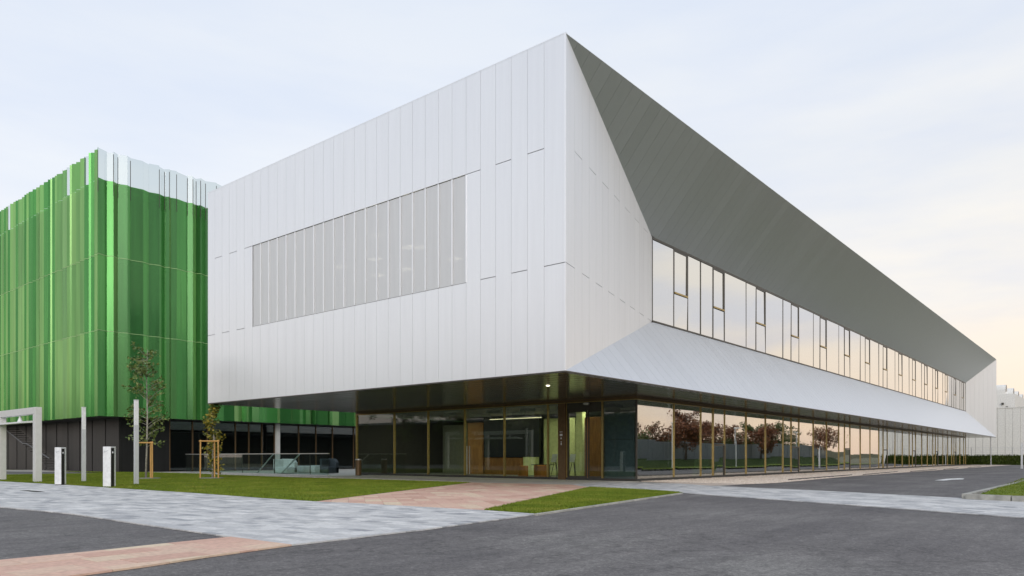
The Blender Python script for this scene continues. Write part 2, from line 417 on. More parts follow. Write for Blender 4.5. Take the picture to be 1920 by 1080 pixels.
def clip_cell(poly, x0, x1, y0, y1):
    def cut(ps, inside, inter):
        o_ = []
        for i in range(len(ps)):
            a, b = ps[i - 1], ps[i]
            ia, ib = inside(a), inside(b)
            if ib:
                if not ia: o_.append(inter(a, b))
                o_.append(b)
            elif ia: o_.append(inter(a, b))
        return o_
    def ix(x): return lambda a, b: (x, a[1] + (b[1] - a[1]) * (x - a[0]) / (b[0] - a[0]))
    def iy(y): return lambda a, b: (a[0] + (b[0] - a[0]) * (y - a[1]) / (b[1] - a[1]), y)
    for ins, it in ((lambda p: p[0] >= x0, ix(x0)), (lambda p: p[0] <= x1, ix(x1)), (lambda p: p[1] >= y0, iy(y0)), (lambda p: p[1] <= y1, iy(y1))):
        poly = cut(poly, ins, it)
        if len(poly) < 3: return []
    return poly
def parea(ps):
    return sum(ps[i][0] * ps[(i + 1) % len(ps)][1] - ps[(i + 1) % len(ps)][0] * ps[i][1] for i in range(len(ps))) / 2
def inpoly(x, y, poly):
    c = False
    for i in range(len(poly)):
        (x1, y1), (x2, y2) = poly[i - 1], poly[i]
        if (y1 > y) != (y2 > y) and x < (x2 - x1) * (y - y1) / (y2 - y1) + x1: c = not c
    return c
def dist_cam(x, y): return math.hypot(x - CAM[0], y - CAM[1])
def in_view(x, y, z=0.0, m=60):
    X = (x - CAM[0]) * RD[0] + (y - CAM[1]) * LD[0]; Y = (x - CAM[0]) * RD[1] + (y - CAM[1]) * LD[1]
    if Y < 1: return False
    u = CX + F * X / Y; v = HY + F * (EYE - z) / Y
    return -m < u < 1920 + m and v < 1080 + m
def paving(base, piece, poly, mat, cell, rot, z=0.008, gap=0.006, limit=300):
    # individual blocks clipped to the region; nearest ones single objects, the rest one joined part
    c, s = math.cos(rot), math.sin(rot)
    lp = [(x * c + y * s, -x * s + y * c) for x, y in poly]
    if parea(lp) < 0: lp.reverse()
    xs, ys = [p[0] for p in lp], [p[1] for p in lp]
    cells = []; r_ = 0; y = min(ys)
    while y < max(ys):
        x = min(xs) - cell[0] * ((r_ * 0.37) % 1)
        while x < max(xs):
            wx = cell[0] * rng.choice((0.75, 1.0, 1.0, 1.3))
            q = clip_cell(lp, x + gap / 2, x + wx - gap / 2, y + gap / 2, y + cell[1] - gap / 2)
            if q:
                qq = []
                for p in q:
                    if not qq or math.hypot(p[0] - qq[-1][0], p[1] - qq[-1][1]) > 1e-4: qq.append(p)
                if len(qq) > 2 and parea(qq) > 1e-3:
                    cells.append([(p[0] * c - p[1] * s, p[0] * s + p[1] * c) for p in qq])
            x += wx
        y += cell[1]; r_ += 1
    def key(q):
        mx_, my_ = sum(p[0] for p in q) / len(q), sum(p[1] for p in q) / len(q)
        return dist_cam(mx_, my_) + (0 if in_view(mx_, my_, 0, 0) else 1000)
    cells.sort(key=key)
    rest = MB()
    for i, q in enumerate(cells):
        dz = rng.uniform(-.0015, .0015); tone = min(1, max(0, rng.gauss(0.5, 0.24)))
        vs = [(p[0], p[1], z + dz) for p in q]
        if i < limit:
            m = MB(); m.slab(vs, (0, 0, 1), 0.02, tone); m.build(piece, mat, base)
        else:
            rest.slab(vs, (0, 0, 1), 0.02, tone)
    if rest.f:
        stuff(rest.build(piece + '_field', mat, base))

# ================================================================== ground
half = 2500
struct(sheet('ground', [(-half, -half), (half, -half), (half, half), (-half, half)], -0.03, 'field'))
road = struct(sheet('road', [(-60, -40), (-60, 75), (-20, 75), (-20, 60), (9, 60), (104, -0.5), (104, -11.2), (5, -11.2), (5, -40)], -0.016, 'asphalt'))
struct(sheet('plaza', [(3.5, -2), (12, -2), (40, 22), (40, 60), (-2, 60), (5, 30)], -0.010, 'slabstone'))

# lawn (left), pink path, lawn (right), pavings: outlines surveyed on the ground plane
lawnA = [P(-260, 884), P(0, 902.7), P(133, 910), P(233, 916.7), P(367, 925), P(500, 935), P(592, 940.7), P(740, 922.5), P(884, 905), P(680, 899), P(551, 896), P(447, 892), P(370, 888.5), P(280, 886), P(100, 884), P(-200, 880.5)]
lawnA[0] = (lawnA[1][0] - 0.15, lawnA[1][1] + 14); lawnA[-1] = (lawnA[-2][0] + .3, lawnA[1][1] + 14)
lawnB = [P(908, 957), P(1106.5, 914), P(1200, 918.5), P(1278, 924), P(1150, 943), P(1007, 964)]
pinkA = [P(592, 940.7), P(740, 922.5), P(884, 905), P(960, 906.5), P(1071, 909), P(1106.5, 914), P(908, 957), P(777, 950), P(660, 943.5)]
pinkB = [P(433, 1007), P(300, 1020.5), P(167, 1035), P(0, 1051), P(-150, 1067), P(20, 1097), P(143, 1079), P(277, 1061), P(400, 1042), P(547, 1022)]
grey = [P(-60, 900), P(0, 902.7), P(133, 910), P(233, 916.7), P(367, 925), P(500, 935), P(592, 940.7), P(660, 943.5), P(777, 950), P(908, 957), P(1007, 964), P(805, 992), P(547, 1022), P(433, 1007), P(300, 988), P(133, 963.5), P(0, 950.7), P(-60, 945)]
band = [P(1106.5, 914), P(1071, 909), P(1130, 903.6), P(1275, 907), P(1332, 911), P(1523, 919.5), P(1800, 934), P(1960, 943), P(2100, 953), P(2100, 984), P(1920, 971), P(1600, 947), P(1400, 933), P(1278, 924), P(1200, 918.5)]
apron = [P(884, 905), P(680, 899), P(640, 897.5), (9.60, 21.5), (9.60, 2.8), P(1130, 903.6), P(1071, 909), P(960, 906.5)]

def paved(name, poly, piece, mat, cell, rot, limit=300):
    b = struct(sheet(name, poly, -0.006, 'mortar'))
    paving(b, piece, poly, mat, cell, rot, limit=limit)
paved('grey_paving', grey, 'paving_block', 'paver', (0.42, 0.21), math.radians(90), 300)
paved('pink_path', pinkA, 'paving_slab', 'pink', (0.62, 0.41), math.radians(52), 300)
paved('pink_strip', pinkB, 'paving_slab', 'pink', (0.62, 0.41), math.radians(3), 300)
paved('grey_crossing', band, 'paving_block', 'paver', (0.42, 0.21), math.radians(66), 300)
paved('apron', apron, 'paving_slab', 'slabstone', (0.8, 0.8), 0.0, 150)

def blades(name, poly, dens, hgt, mat, parent, z0):
    xs, ys = [p[0] for p in poly], [p[1] for p in poly]
    r = np.random.default_rng(5)
    n = int((max(xs) - min(xs)) * (max(ys) - min(ys)) * dens)
    px, py = r.uniform(min(xs), max(xs), n), r.uniform(min(ys), max(ys), n)
    ins = np.zeros(n, bool)
    for i in range(len(poly)):
        (x1, y1), (x2, y2) = poly[i - 1], poly[i]
        if y1 == y2: continue
        ins ^= ((y1 > py) != (y2 > py)) & (px < (x2 - x1) * (py - y1) / (y2 - y1) + x1)
    px, py = px[ins], py[ins]; n = len(px); px = px + r.normal(0, .02, n); py = py + r.normal(0, .02, n)
    a = r.uniform(0, 6.28, n); h = r.uniform(.5, 1.1, n) * hgt; wd = 0.012; ln = r.normal(0, .5, (n, 2)) * h[:, None]
    V = np.empty((n, 3, 3))
    V[:, 0] = np.stack([px - np.cos(a) * wd, py - np.sin(a) * wd, np.full(n, z0)], 1)
    V[:, 1] = np.stack([px + np.cos(a) * wd, py + np.sin(a) * wd, np.full(n, z0)], 1)
    V[:, 2] = np.stack([px + ln[:, 0], py + ln[:, 1], z0 + h], 1)
    me = bpy.data.meshes.new(name)
    me.vertices.add(n * 3); me.vertices.foreach_set('co', V.ravel())
    me.loops.add(n * 3); me.loops.foreach_set('vertex_index', np.arange(n * 3, dtype=np.int32))
    me.polygons.add(n); me.polygons.foreach_set('loop_start', np.arange(0, n * 3, 3, dtype=np.int32))
    me.update(calc_edges=True)
    me.materials.append(M[mat])
    o = bpy.data.objects.new(name, me); COL.objects.link(o); o.parent = parent
    return stuff(o)
def lawn(name, poly, dens):
    b = struct(sheet(name, poly, 0.012, 'lawn'))
    blades('grass', poly, dens, 0.045, 'lawn', b, 0.01)
lawn('lawn', lawnA, 420)
lawn('lawn', lawnB, 1500)
def strip(name, a, b, wd, z0, z1, mat, parent=None):
    d = Vector((b[0] - a[0], b[1] - a[1], 0)).normalized(); n = Vector((-d.y, d.x, 0)) * wd / 2
    a3, b3 = Vector((a[0], a[1], z1)), Vector((b[0], b[1], z1))
    return slab(name, [a3 - n, b3 - n, b3 + n, a3 + n], (0, 0, 1), z1 - z0, mat, parent)
struct(strip('edging_kerb', P(1005, 965), P(1278, 925), 0.08, -0.02, 0.018, 'concrete'))
struct(strip('edging_kerb', P(884, 904.2), P(280, 885.2), 0.12, -0.02, 0.03, 'concrete'))

# gravel bed in front of the long glazing
gpoly = [(9.9, 2.9), P(1275, 907), P(1332, 910.5), P(1455, 905.5), P(1600, 892.6), P(1700, 885.5), (60, -1.8), (104, -1.8), (104, 2.9)]
gb = struct(sheet('gravel_bed', gpoly, -0.004, 'gravel_base'))
m = MB(); r = np.random.default_rng(3)
for i in range(26000):
    x = 9.9 + (r.random() ** 1.7) * 75; y = r.uniform(-3.2, 2.9)
    if not inpoly(x, y, gpoly): continue
    s = r.uniform(.018, .04); a = r.uniform(0, 3.14); ca, sa = math.cos(a) * s, math.sin(a) * s; hh = s * r.uniform(.5, 1.0)
    m.add([(x + ca, y + sa, 0), (x - sa, y + ca, 0), (x - ca, y - sa, 0), (x + sa, y - ca, 0), (x + r.normal(0, .006), y + r.normal(0, .006), hh)], [(0, 1, 4), (1, 2, 4), (2, 3, 4), (3, 0, 4)], float(np.clip(r.normal(.6, .25), 0, 1)))
g = stuff(m.build('gravel', 'gravel', gb))
for k in range(5):
    x = 16 + k * 13
    strip('edging_strip', (x, -1.6), (x + 12, -1.2 + 0.3 * (k % 2)), 0.06, -0.02, 0.05, 'black', gb)

# painted arrow on the road
a0, a1 = P(1757, 899.5), P(1808, 897)
arr = sheet('painted_arrow', [P(1752, 900.2), P(1775, 897.2), P(1800, 896.2), P(1808, 896.9), P(1806, 898.4), P(1785, 899.0), P(1770, 900.6)], -0.011, 'paint'); struct(arr)

# grass verge with kerb on the right
kA = P(1810, 936); kY = kA[1]
vx0 = kA[0]
verge = struct(sheet('verge', [(vx0 + .28, kY - .28), (70, -8.6 - .28), (100, -8.4), (100, -13.2), (vx0 - 5, -20), (vx0 - 1.5, kY - 6)], 0.13, 'lawn'))
blades('grass', [(vx0 + .28, kY - .28), (40, -9.6), (40, -13.2), (vx0 - 1, kY - 4)], 140, 0.05, 'lawn', verge, 0.12)
kp = [P(1960, 944.5), P(1920, 942), P(1865, 939), P(1810, 936)]
kfar = P(1905, 904.6, 0.14)
kb = [(vx0 - 1.7, kY - 5.2), (vx0, kY), (kfar[0], kfar[1]), (96, -8.4)]
for i in range(len(kb) - 1):
    n_ = max(1, int(math.hypot(kb[i + 1][0] - kb[i][0], kb[i + 1][1] - kb[i][1])))
    for j in range(n_):
        f0, f1 = j / n_, (j + 1) / n_ - 0.008 / 1.0
        p0 = (kb[i][0] + (kb[i + 1][0] - kb[i][0]) * f0, kb[i][1] + (kb[i + 1][1] - kb[i][1]) * f0)
        p1 = (kb[i][0] + (kb[i + 1][0] - kb[i][0]) * f1, kb[i][1] + (kb[i + 1][1] - kb[i][1]) * f1)
        strip('kerb_stone', p0, p1, 0.16, -0.02, 0.14, 'concrete', verge)
# hills beyond, seen mirrored in the glazing
hv, hf = [], []
nx, ny = 60, 6
for j in range(ny):
    for i in range(nx):
        x = -700 + i * 40; y = -300 - j * 60
        prof = math.sin(math.pi * j / (ny - 1))
        hv.append((x, y, -0.5 + prof * (16 + 9 * math.sin(i * .31) + 5 * math.sin(i * .83 + 1) + rng.uniform(-1, 1))))
for j in range(ny - 1):
    for i in range(nx - 1):
        a = j * nx + i; hf.append((a, a + nx, a + nx + 1, a + 1))
struct(mesh_obj('hills', hv, hf, 'hill', smooth=True))

# ================================================================== white building
ZB, ZL, ZU, ZT = 3.90, 7.40, 11.30, 14.80
TW, SW = 22.8, 103.8                         # facade width, wing length
IN, S0, S1 = 3.0, 11.1, 98.7                 # glazing recess and its start and end
PIT, FIRST = 0.7065, 0.87
B = empty('office_building', (0, 0, 0), 'large silver-white metal clad building with sharp cantilevered corner and long recessed glazing', 'building')
GAP = 0.008
def colz(kind):
    if kind == 'low': return [(ZB, ZL), (ZL, ZT)]
    if kind == 'up': return [(ZB, ZU), (ZU, ZT)]
    return [(ZB, ZL), (ZL, ZU), (ZU, ZT)]
# entrance facade, plane x = 0, outward -x
y = 0.0; k = 0
while y < TW - .05:
    wd = FIRST if k == 0 else PIT
    y1 = min(TW, y + wd)
    kind = 'win' if 6 <= k <= 25 else ('low' if k % 2 == 0 else 'up')
    if k > 25: kind = 'up' if k % 2 == 0 else 'low'
    for i, (z0, z1) in enumerate(colz(kind)):
        za = z0 + (0.012 if z0 > ZB else 0); zb = z1 - (0.012 if z1 < ZT else 0)
        ya = y + (GAP / 2 if k else 0); yb = y1 - GAP / 2
        if kind == 'win' and i == 1:
            ps = slab('perforated_panel', [(0.03, yb - .03, za), (0.03, ya + .03, za), (0.03, ya + .03, zb), (0.03, yb - .03, zb)], (-1, 0, 0), 0.01, 'perf', B)
            box('window_fin', (-0.012, y - 0.028, za), (0.07, y + 0.028, zb), 'panel', B)
        else:
            o = slab('facade_panel', [(0, yb, za), (0, ya, za), (0, ya, zb), (0, yb, zb)], (-1, 0, 0), 0.04, 'panel', B)
    y = y1; k += 1
YW0, YW1 = FIRST + 5 * PIT, FIRST + 25 * PIT
# angled return face from the corner to the glazing
dv = Vector((S0, IN, 0)); LEN = dv.length; dv.normalize(); nv = Vector((dv.y, -dv.x, 0))
def ret(k_, z): return dv * k_ + Vector((0, 0, z))
def top_at(k_): return ZT + (ZU - ZT) * k_ / LEN
def bot_at(k_): return ZB + (ZL - ZB) * k_ / LEN
def clipz(ka, kb_, z0, z1):
    # panel polygon between ka and kb limited by the sloping edges
    pts = []
    a0, b0 = max(z0, bot_at(ka)), max(z0, bot_at(kb_)); a1, b1 = min(z1, top_at(ka)), min(z1, top_at(kb_))
    if a1 - a0 < .01 and b1 - b0 < .01: return None
    low = [(ka, a0)]
    if bot_at(ka) < z0 < bot_at(kb_): low.append(((z0 - ZB) / (ZL - ZB) * LEN, z0))
    low.append((kb_, b0))
    up = [(kb_, b1)]
    if top_at(kb_) < z1 < top_at(ka): up.append(((z1 - ZT) / (ZU - ZT) * LEN, z1))
    up.append((ka, a1))
    out_ = []
    for p in low + up:
        if not out_ or abs(p[0] - out_[-1][0]) + abs(p[1] - out_[-1][1]) > .004: out_.append(p)
    return [ret(*p) for p in out_] if len(out_) > 2 else None
k = 0; x = 0.0
pk = (LEN - FIRST) / 14
while x < LEN - .05:
    wd = FIRST if k == 0 else pk
    x1 = min(LEN, x + wd)
    for z0, z1 in colz('low' if k % 2 == 0 else 'up'):
        za = z0 + (0.008 if z0 > ZB else 0); zb = z1 - (0.008 if z1 < ZT else 0)
        q = clipz(x + (GAP / 2 if k else 0), x1 - GAP / 2, za, zb)
        if q: slab('return_panel', q, nv, 0.04, 'panel', B)
    x = x1; k += 1
# far return face, mirrored
dv2 = Vector((SW - S1, -IN, 0)).normalized(); nv2 = Vector((-IN, -(SW - S1), 0)).normalized()
for i in range(7):
    f0, f1 = i / 7 + .001, (i + 1) / 7 - .001
    def fp(f, top):
        x_ = S1 + (SW - S1) * f; y_ = IN * (1 - f)
        return (x_, y_, (ZU + (ZT - ZU) * f) if top else (ZL + (ZB - ZL) * f))
    slab('end_panel', [fp(f0, 0), fp(f1, 0), fp(f1, 1), fp(f0, 1)], nv2, 0.04, 'panel', B)
# sloping soffit above and sloping skirt below the strip window
nU = Vector((0, -(ZT - ZU), -IN)).normalized(); nD = Vector((0, -(ZL - ZB), IN)).normalized()
PW = 0.72
restU, restD = MB(), MB()
n_ = int(SW / PW)
for i in range(n_):
    xa, xb = i * SW / n_ + .005, (i + 1) * SW / n_ - .005
    def cut(x_, zo, zi):                      # inner limit of the slope at x: stops on the return faces
        f = 1.0
        if x_ < S0: f = x_ / S0
        if x_ > S1: f = (SW - x_) / (SW - S1)
        f = max(0.0005, f)
        return (x_, IN * f, zo + (zi - zo) * f)
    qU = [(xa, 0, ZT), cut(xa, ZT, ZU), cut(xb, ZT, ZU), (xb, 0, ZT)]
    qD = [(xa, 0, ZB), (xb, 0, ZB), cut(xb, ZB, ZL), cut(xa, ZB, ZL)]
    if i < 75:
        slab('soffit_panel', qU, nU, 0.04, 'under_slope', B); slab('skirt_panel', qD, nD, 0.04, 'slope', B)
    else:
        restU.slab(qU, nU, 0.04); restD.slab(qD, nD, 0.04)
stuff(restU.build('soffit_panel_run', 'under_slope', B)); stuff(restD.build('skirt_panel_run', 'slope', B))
# dark backing behind all joints, roof, rear walls
bk = MB(); e_ = 0.06
bk.slab([(e_, TW, ZB), (e_, e_, ZB), (e_, e_, ZL), (e_, TW, ZL)], (-1, 0, 0), .05)
bk.slab([(e_, TW, ZU), (e_, e_, ZU), (e_, e_, ZT), (e_, TW, ZT)], (-1, 0, 0), .05)
bk.slab([(e_, YW0, ZL), (e_, e_, ZL), (e_, e_, ZU), (e_, YW0, ZU)], (-1, 0, 0), .05)
bk.slab([(e_, TW, ZL), (e_, YW1, ZL), (e_, YW1, ZU), (e_, TW, ZU)], (-1, 0, 0), .05)
off = -nv * 0.07
bk.slab([ret(0.1, bot_at(.1)) + off, ret(LEN, ZL) + off, ret(LEN, ZU) + off, ret(.1, top_at(.1)) + off], nv, .05)
oU, oD = -nU * .06, -nD * .06
bk.slab([Vector((.3, .06, ZT)) + oU, Vector((S0, IN, ZU)) + oU, Vector((S1, IN, ZU)) + oU, Vector((SW, .06, ZT)) + oU], nU, .03)
bk.slab([Vector((.3, .06, ZB)) + oD, Vector((SW, .06, ZB)) + oD, Vector((S1, IN, ZL)) + oD, Vector((S0, IN, ZL)) + oD], nD, .03)
bk.build('wall_core', 'dark_gap', B)
box('roof', (0.05, 0.40, ZT - .25), (SW - .05, TW - .02, ZT - .06), 'roofing', B)
box('rear_wall', (0.1, TW - .03, ZB + .02), (SW, TW + .1, ZT - .03), 'panel', B)
box('end_wall', (SW - .02, .05, ZB + .02), (SW + .1, TW - .04, ZT - .03), 'panel', B)
mt = MB(); mt.box((-0.004, -0.004, ZT - .002), (.10, TW, ZT + .035)); mt.box((.10, 0.004, ZT + .004), (SW, .40, ZT + .02)); mt.build('roof_edge', 'panel', B)
mt = MB(); mt.box((-0.004, .004, ZB - .05), (.05, TW, ZB - .002)); mt.box((.05, -.004, ZB - .05), (SW, .05, ZB - .002)); mt.build('bottom_edge', 'frame', B)

# upper strip window
box('upper_sill', (S0, IN - .05, ZL - .02), (S1, IN + .08, ZL + .05), 'frame', B)
box('upper_head', (S0, IN - .03, ZU - .08), (S1, IN + .08, ZU + .02), 'frame', B)
us = [S0 + .02, 13.24, 14.73, 16.2, 17.7, 19.15]
vents = {1, 4}
while us[-1] < S1 - .2:
    b_ = us[-1]
    for d_ in (3.0, 4.5, 6.0):
        if b_ + d_ < S1 - .4:
            us.append(b_ + d_)
            if d_ == 6.0: vents.add(len(us) - 2)
        else:
            us.append(S1 - .02); break
for i, xm in enumerate(us):
    box('mullion', (xm - .02, IN - .02, ZL + .05), (xm + .02, IN + .05, ZU - .08), 'frame', B)
def pane(name, xa, xb, yy, za, zb, mat, par):
    j = [rng.uniform(-.009, .009) for _ in range(4)]
    return slab(name, [(xa, yy + j[0], za), (xb, yy + j[1], za), (xb, yy + j[2], zb), (xa, yy + j[3], zb)], (0, -1, 0), .02, mat, par)
ZV = 9.1
for i in range(len(us) - 1):
    xa, xb = us[i] + .02, us[i + 1] - .02
    if i in vents:
        pane('window_pane', xa, xb, IN, ZL + .05, ZV - .05, 'upper_glass', B)
        f = MB()
        f.box((xa, IN - .02, ZV - .05), (xb, IN + .05, ZV + .04)); f.box((xa, IN - .02, ZU - .17), (xb, IN + .05, ZU - .08))
        f.box((xa, IN - .02, ZV + .04), (xa + .03, IN + .05, ZU - .17)); f.box((xb - .09, IN - .03, ZV + .04), (xb, IN + .05, ZU - .17))
        fo = f.build('vent_frame', 'frame', B)
        pane('pane', xa + .03, xb - .09, IN + .01, ZV + .04, ZU - .17, 'upper_glass', fo)
        box('vent_rail', (xa + .02, IN - .05, ZV - .03), (xb - .02, IN - .025, ZV + .05), 'bronze', fo)
    else:
        pane('window_pane', xa, xb, IN, ZL + .05, ZU - .08, 'upper_glass', B)
mt = MB(); mt.box((S0, 9.0, ZL), (S1, 9.1, ZU)); mt.box((S0, IN + .1, ZL - .02), (S1, 9, ZL + .04)); mt.box((S0, IN + .1, ZU - .05), (S1, 9, ZU + .03)); mt.build('upper_room', 'inwall', B)
# room behind the perforated window, with its lit ceiling lamps
mt = MB(); mt.box((8.0, YW0 - .2, ZL), (8.1, YW1 + .2, ZU)); mt.box((.12, YW0 - .2, ZL - .04), (8, YW1 + .2, ZL + .02)); mt.box((.12, YW0 - .2, ZU + .02), (8, YW1 + .2, ZU + .08)); mt.box((.12, YW0 - .3, ZL), (8, YW0 - .2, ZU)); mt.box((.12, YW1 + .2, ZL), (8, YW1 + .3, ZU)); mt.build('perforated_room', 'inwall', B)
for u, v in ((848, 485), (785, 463), (764, 463), (757, 504), (702, 440), (705, 515), (601, 464), (636, 500), (680, 440), (700, 485)):
    d = ray(u); kk = (2.6 - CAM[0]) / d[0]; yy = CAM[1] + d[1] * kk; zz = zat(2.6, yy, v)
    box('ceiling_lamp', (2.5, yy - .28, zz - .02), (2.9, yy + .28, zz + .02), 'lamp', B)

# ground floor: dark bronze soffit planks
GS = 9.67
i = 0; x = 0.06
while x < GS + .3:
    box('soffit_plank', (x, 0.05, ZB - .055 + .004 * (i % 2)), (x + .285, TW, ZB - .02), 'soffit', B); x += .30; i += 1
y = 0.06; xs_ = x
while y < IN + .1:
    box('soffit_plank', (xs_, y, ZB - .055 + .004 * (i % 2)), (SW - .06, y + .285, ZB - .02), 'soffit', B); y += .30; i += 1
ZG = 3.72
# header beams
box('header_beam', (GS - .07, IN - .07, ZG), (GS + .1, TW, ZB - .06), 'header', B)
box('header_beam', (GS + .1, IN - .07, ZG), (S1, IN + .1, ZB - .06), 'header', B)
box('header_trim', (GS - .10, IN - .10, ZG - .035), (GS + .06, TW, ZG - .002), 'bronze', B)
box('header_trim', (GS + .06, IN - .10, ZG - .035), (S1, IN + .06, ZG - .002), 'bronze', B)
box('plinth', (GS - .05, IN - .05, -.01), (GS + .08, TW, .12), 'plinth', B)
box('plinth', (GS + .08, IN - .05, -.01), (S1, IN + .08, .12), 'plinth', B)
ZH = ZG - .036
# entrance side glazing (plane x = GS)
ty = [TW - .03, 19.28, 16.42, 13.58, 10.78, 7.97, 7.29]
def paneY(name, ya, yb, za, zb, mat, par, xx=GS):
    j = [rng.uniform(-.003, .003) for _ in range(4)]
    return slab(name, [(xx + j[0], yb, za), (xx + j[1], ya, za), (xx + j[2], ya, zb), (xx + j[3], yb, zb)], (-1, 0, 0), .02, mat, par)
for a in (TW - .03, 19.28, 16.42, 13.58, 10.78, 7.97, 6.80, 4.80):
    box('glazing_fin', (GS - .06, a - .025, .12), (GS + .09, a + .025, ZH), 'bronze', B)
for a, b in zip(ty[:-1], ty[1:]):
    paneY('glass_pane', b + .03, a - .03, .12, ZH, 'clear_glass', B)
pillar = box('entrance_pillar', (GS - .12, 6.84, 0.0), (GS + .25, 7.27, ZH), 'header', B)
px_ = GS - .135
sg = MB()
for (a, b, c_, d) in ((7.09, 7.15, 2.30, 2.33), (7.00, 7.06, 2.30, 2.33), (7.0, 7.15, 2.12, 2.22), (7.04, 7.11, 1.97, 2.04), (7.05, 7.09, 1.68, 1.80), (7.045, 7.095, 1.83, 1.86)):
    sg.box((px_, a, c_), (px_ + .012, b, d))
sg.build('entrance_sign_marks', 'white', pillar)
door = box('door_header', (GS - .06, 4.83, 3.30), (GS + .08, 6.77, ZH), 'frame', B)
for (a, b, xx) in ((5.66, 6.77, GS - .01), (4.83, 5.62, GS + .04)):
    f = MB(); wv = .05
    f.box((xx - .03, a, .12), (xx + .03, a + wv, 3.30)); f.box((xx - .03, b - wv, .12), (xx + .03, b, 3.30)); f.box((xx - .03, a + wv, .12), (xx + .03, b - wv, .2)); f.box((xx - .03, a + wv, 3.24), (xx + .03, b - wv, 3.30))
    dl = f.build('door', 'frame', B)
    paneY('pane', a + wv, b - wv, .2, 3.24, 'clear_glass', dl, xx)
md = MB(); md.lathe((GS - .22, 5.55, 3.55), [(.12, 0), (.16, .03), (.16, .08), (.10, .10)], 16); md.build('door_sensor', 'steel', B)
box('door_handle', (GS - .08, 13.35, .2), (GS - .05, 13.39, 1.7), 'steel', B)
box('door_handle', (GS - .08, 13.15, .2), (GS - .05, 13.19, 1.7), 'steel', B)
paneY('dark_pane', 3.05, 4.77, .12, ZH, 'dark_glass', B)
box('slate_wall', (GS + .14, 3.2, .02), (GS + .20, 4.75, 1.9), 'slate', B)
box('slate_wall', (GS + .11, 3.2, 1.92), (GS + .20, 4.75, 3.1), 'slate', B)
box('corner_post', (GS - .02, IN - .02, .12), (GS + .06, IN + .04, ZH), 'frame', B)
# long side glazing (plane y = IN)
gs = [GS + .06, 13.24, 16.2, 17.7, 19.15]
gv = {3}
b_ = 19.15
while b_ < S1 - 1:
    for d_ in (3, 6, 9, 10.5, 12):
        if b_ + d_ < S1 - .5:
            gs.append(b_ + d_)
            if d_ == 12: gv.add(len(gs) - 2)
    b_ += 12
gs.append(S1 - .03)
for xm in gs[1:]:
    box('glazing_fin', (xm - .025, IN - .045, .12), (xm + .025, IN + .06, ZH), 'bronze', B)
for i in range(len(gs) - 1):
    xa, xb = gs[i] + .035, gs[i + 1] - .035
    if i in gv:
        f = MB(); f.box((xa, IN - .04, 1.70), (xb, IN + .04, 1.80)); f.box((xa, IN - .04, .12), (xa + .04, IN + .04, 1.7)); f.box((xb - .04, IN - .04, .12), (xb, IN + .04, 1.7))
        fo = f.build('vent_frame', 'frame', B)
        pane('pane', xa + .04, xb - .04, IN, .12, 1.70, 'mirror_glass', fo); pane('pane', xa, xb, IN, 1.80, ZH, 'mirror_glass', fo)
    else:
        pane('glass_pane', xa, xb, IN, .12, ZH, 'mirror_glass', B)
# ground floor interior
mt = MB(); mt.box((GS + .1, IN + .1, -.02), (S1, TW, .015)); mt.build('interior_floor', 'infloor', B)
mt = MB(); mt.box((GS + .12, IN + .12, 3.66), (S1, TW - .02, 3.69)); mt.build('interior_ceiling', 'inceil', B)
mt = MB(); mt.box((19.5, 11.0, .02), (S1, 11.1, 3.65)); mt.box((S1 - .1, IN + .15, .02), (S1, 11, 3.65)); mt.box((19.4, 11.1, .02), (19.5, TW, 3.65)); mt.build('interior_wall', 'inwall', B)
mt = MB(); mt.box((GS + .1, TW - .06, .02), (19.4, TW - .01, 3.65)); mt.build('side_wall', 'plinth', B)
# lobby: wood slat wall, dark screen, pale wall, counter
LX = 15.5
ya, yb = onS(905, LX), onS(877, LX)
box('wood_panel', (LX, ya, .02), (LX + .12, yb, 3.3), 'wood', B)
ya, yb = onS(1012, LX), onS(908, LX)
box('lobby_screen', (LX - .06, ya, zat(LX, ya, 857)), (LX + .1, yb, zat(LX, ya, 780)), 'screen', B)
s0, s1 = onS(990, LX), onS(908, LX); n_ = 34
mt = MB(); mt.box((LX + .06, s0, .02), (LX + .1, s1, 1.05)); mt.build('slat_backing', 'plinth', B)
for i in range(n_):
    yy = s0 + (s1 - s0) * i / n_
    box('wood_slat', (LX - .02, yy, .02), (LX + .06, yy + (s1 - s0) / n_ * .5, 1.05), 'wood', B)
box('reception_counter', (LX - .4, onS(1012, LX), .02), (LX - .08, onS(989, LX), 1.1), 'yellow_wall', B)
box('pale_wall', (LX + .4, onS(1060, LX), .02), (LX + .55, onS(1012, LX), 3.4), 'yellow_wall', B)
box('pale_wall', (LX - 1, onS(1078, LX - 1), .02), (LX - .85, onS(1058, LX - 1), 3.3), 'yellow_wall', B)
box('white_column', (LX - 2.0, onS(1092, LX - 2), .02), (LX - 1.6, onS(1080, LX - 2), 3.64), 'yellow_wall', B)
s0, s1 = onS(1130, 13.2), onS(1095, 13.2); n_ = 14
box('slat_backing', (13.3, s0, .02), (13.34, s1, 3.2), 'plinth', B)
for i in range(n_):
    yy = s0 + (s1 - s0) * i / n_
    box('wood_slat', (13.2, yy, .02), (13.3, yy + (s1 - s0) / n_ * .6, 3.2), 'wood', B)
box('ceiling_light_strip', (LX - .75, onS(1010, LX - .9), 3.40), (LX - .6, onS(915, LX - .9), 3.43), 'lamp_dim', B)
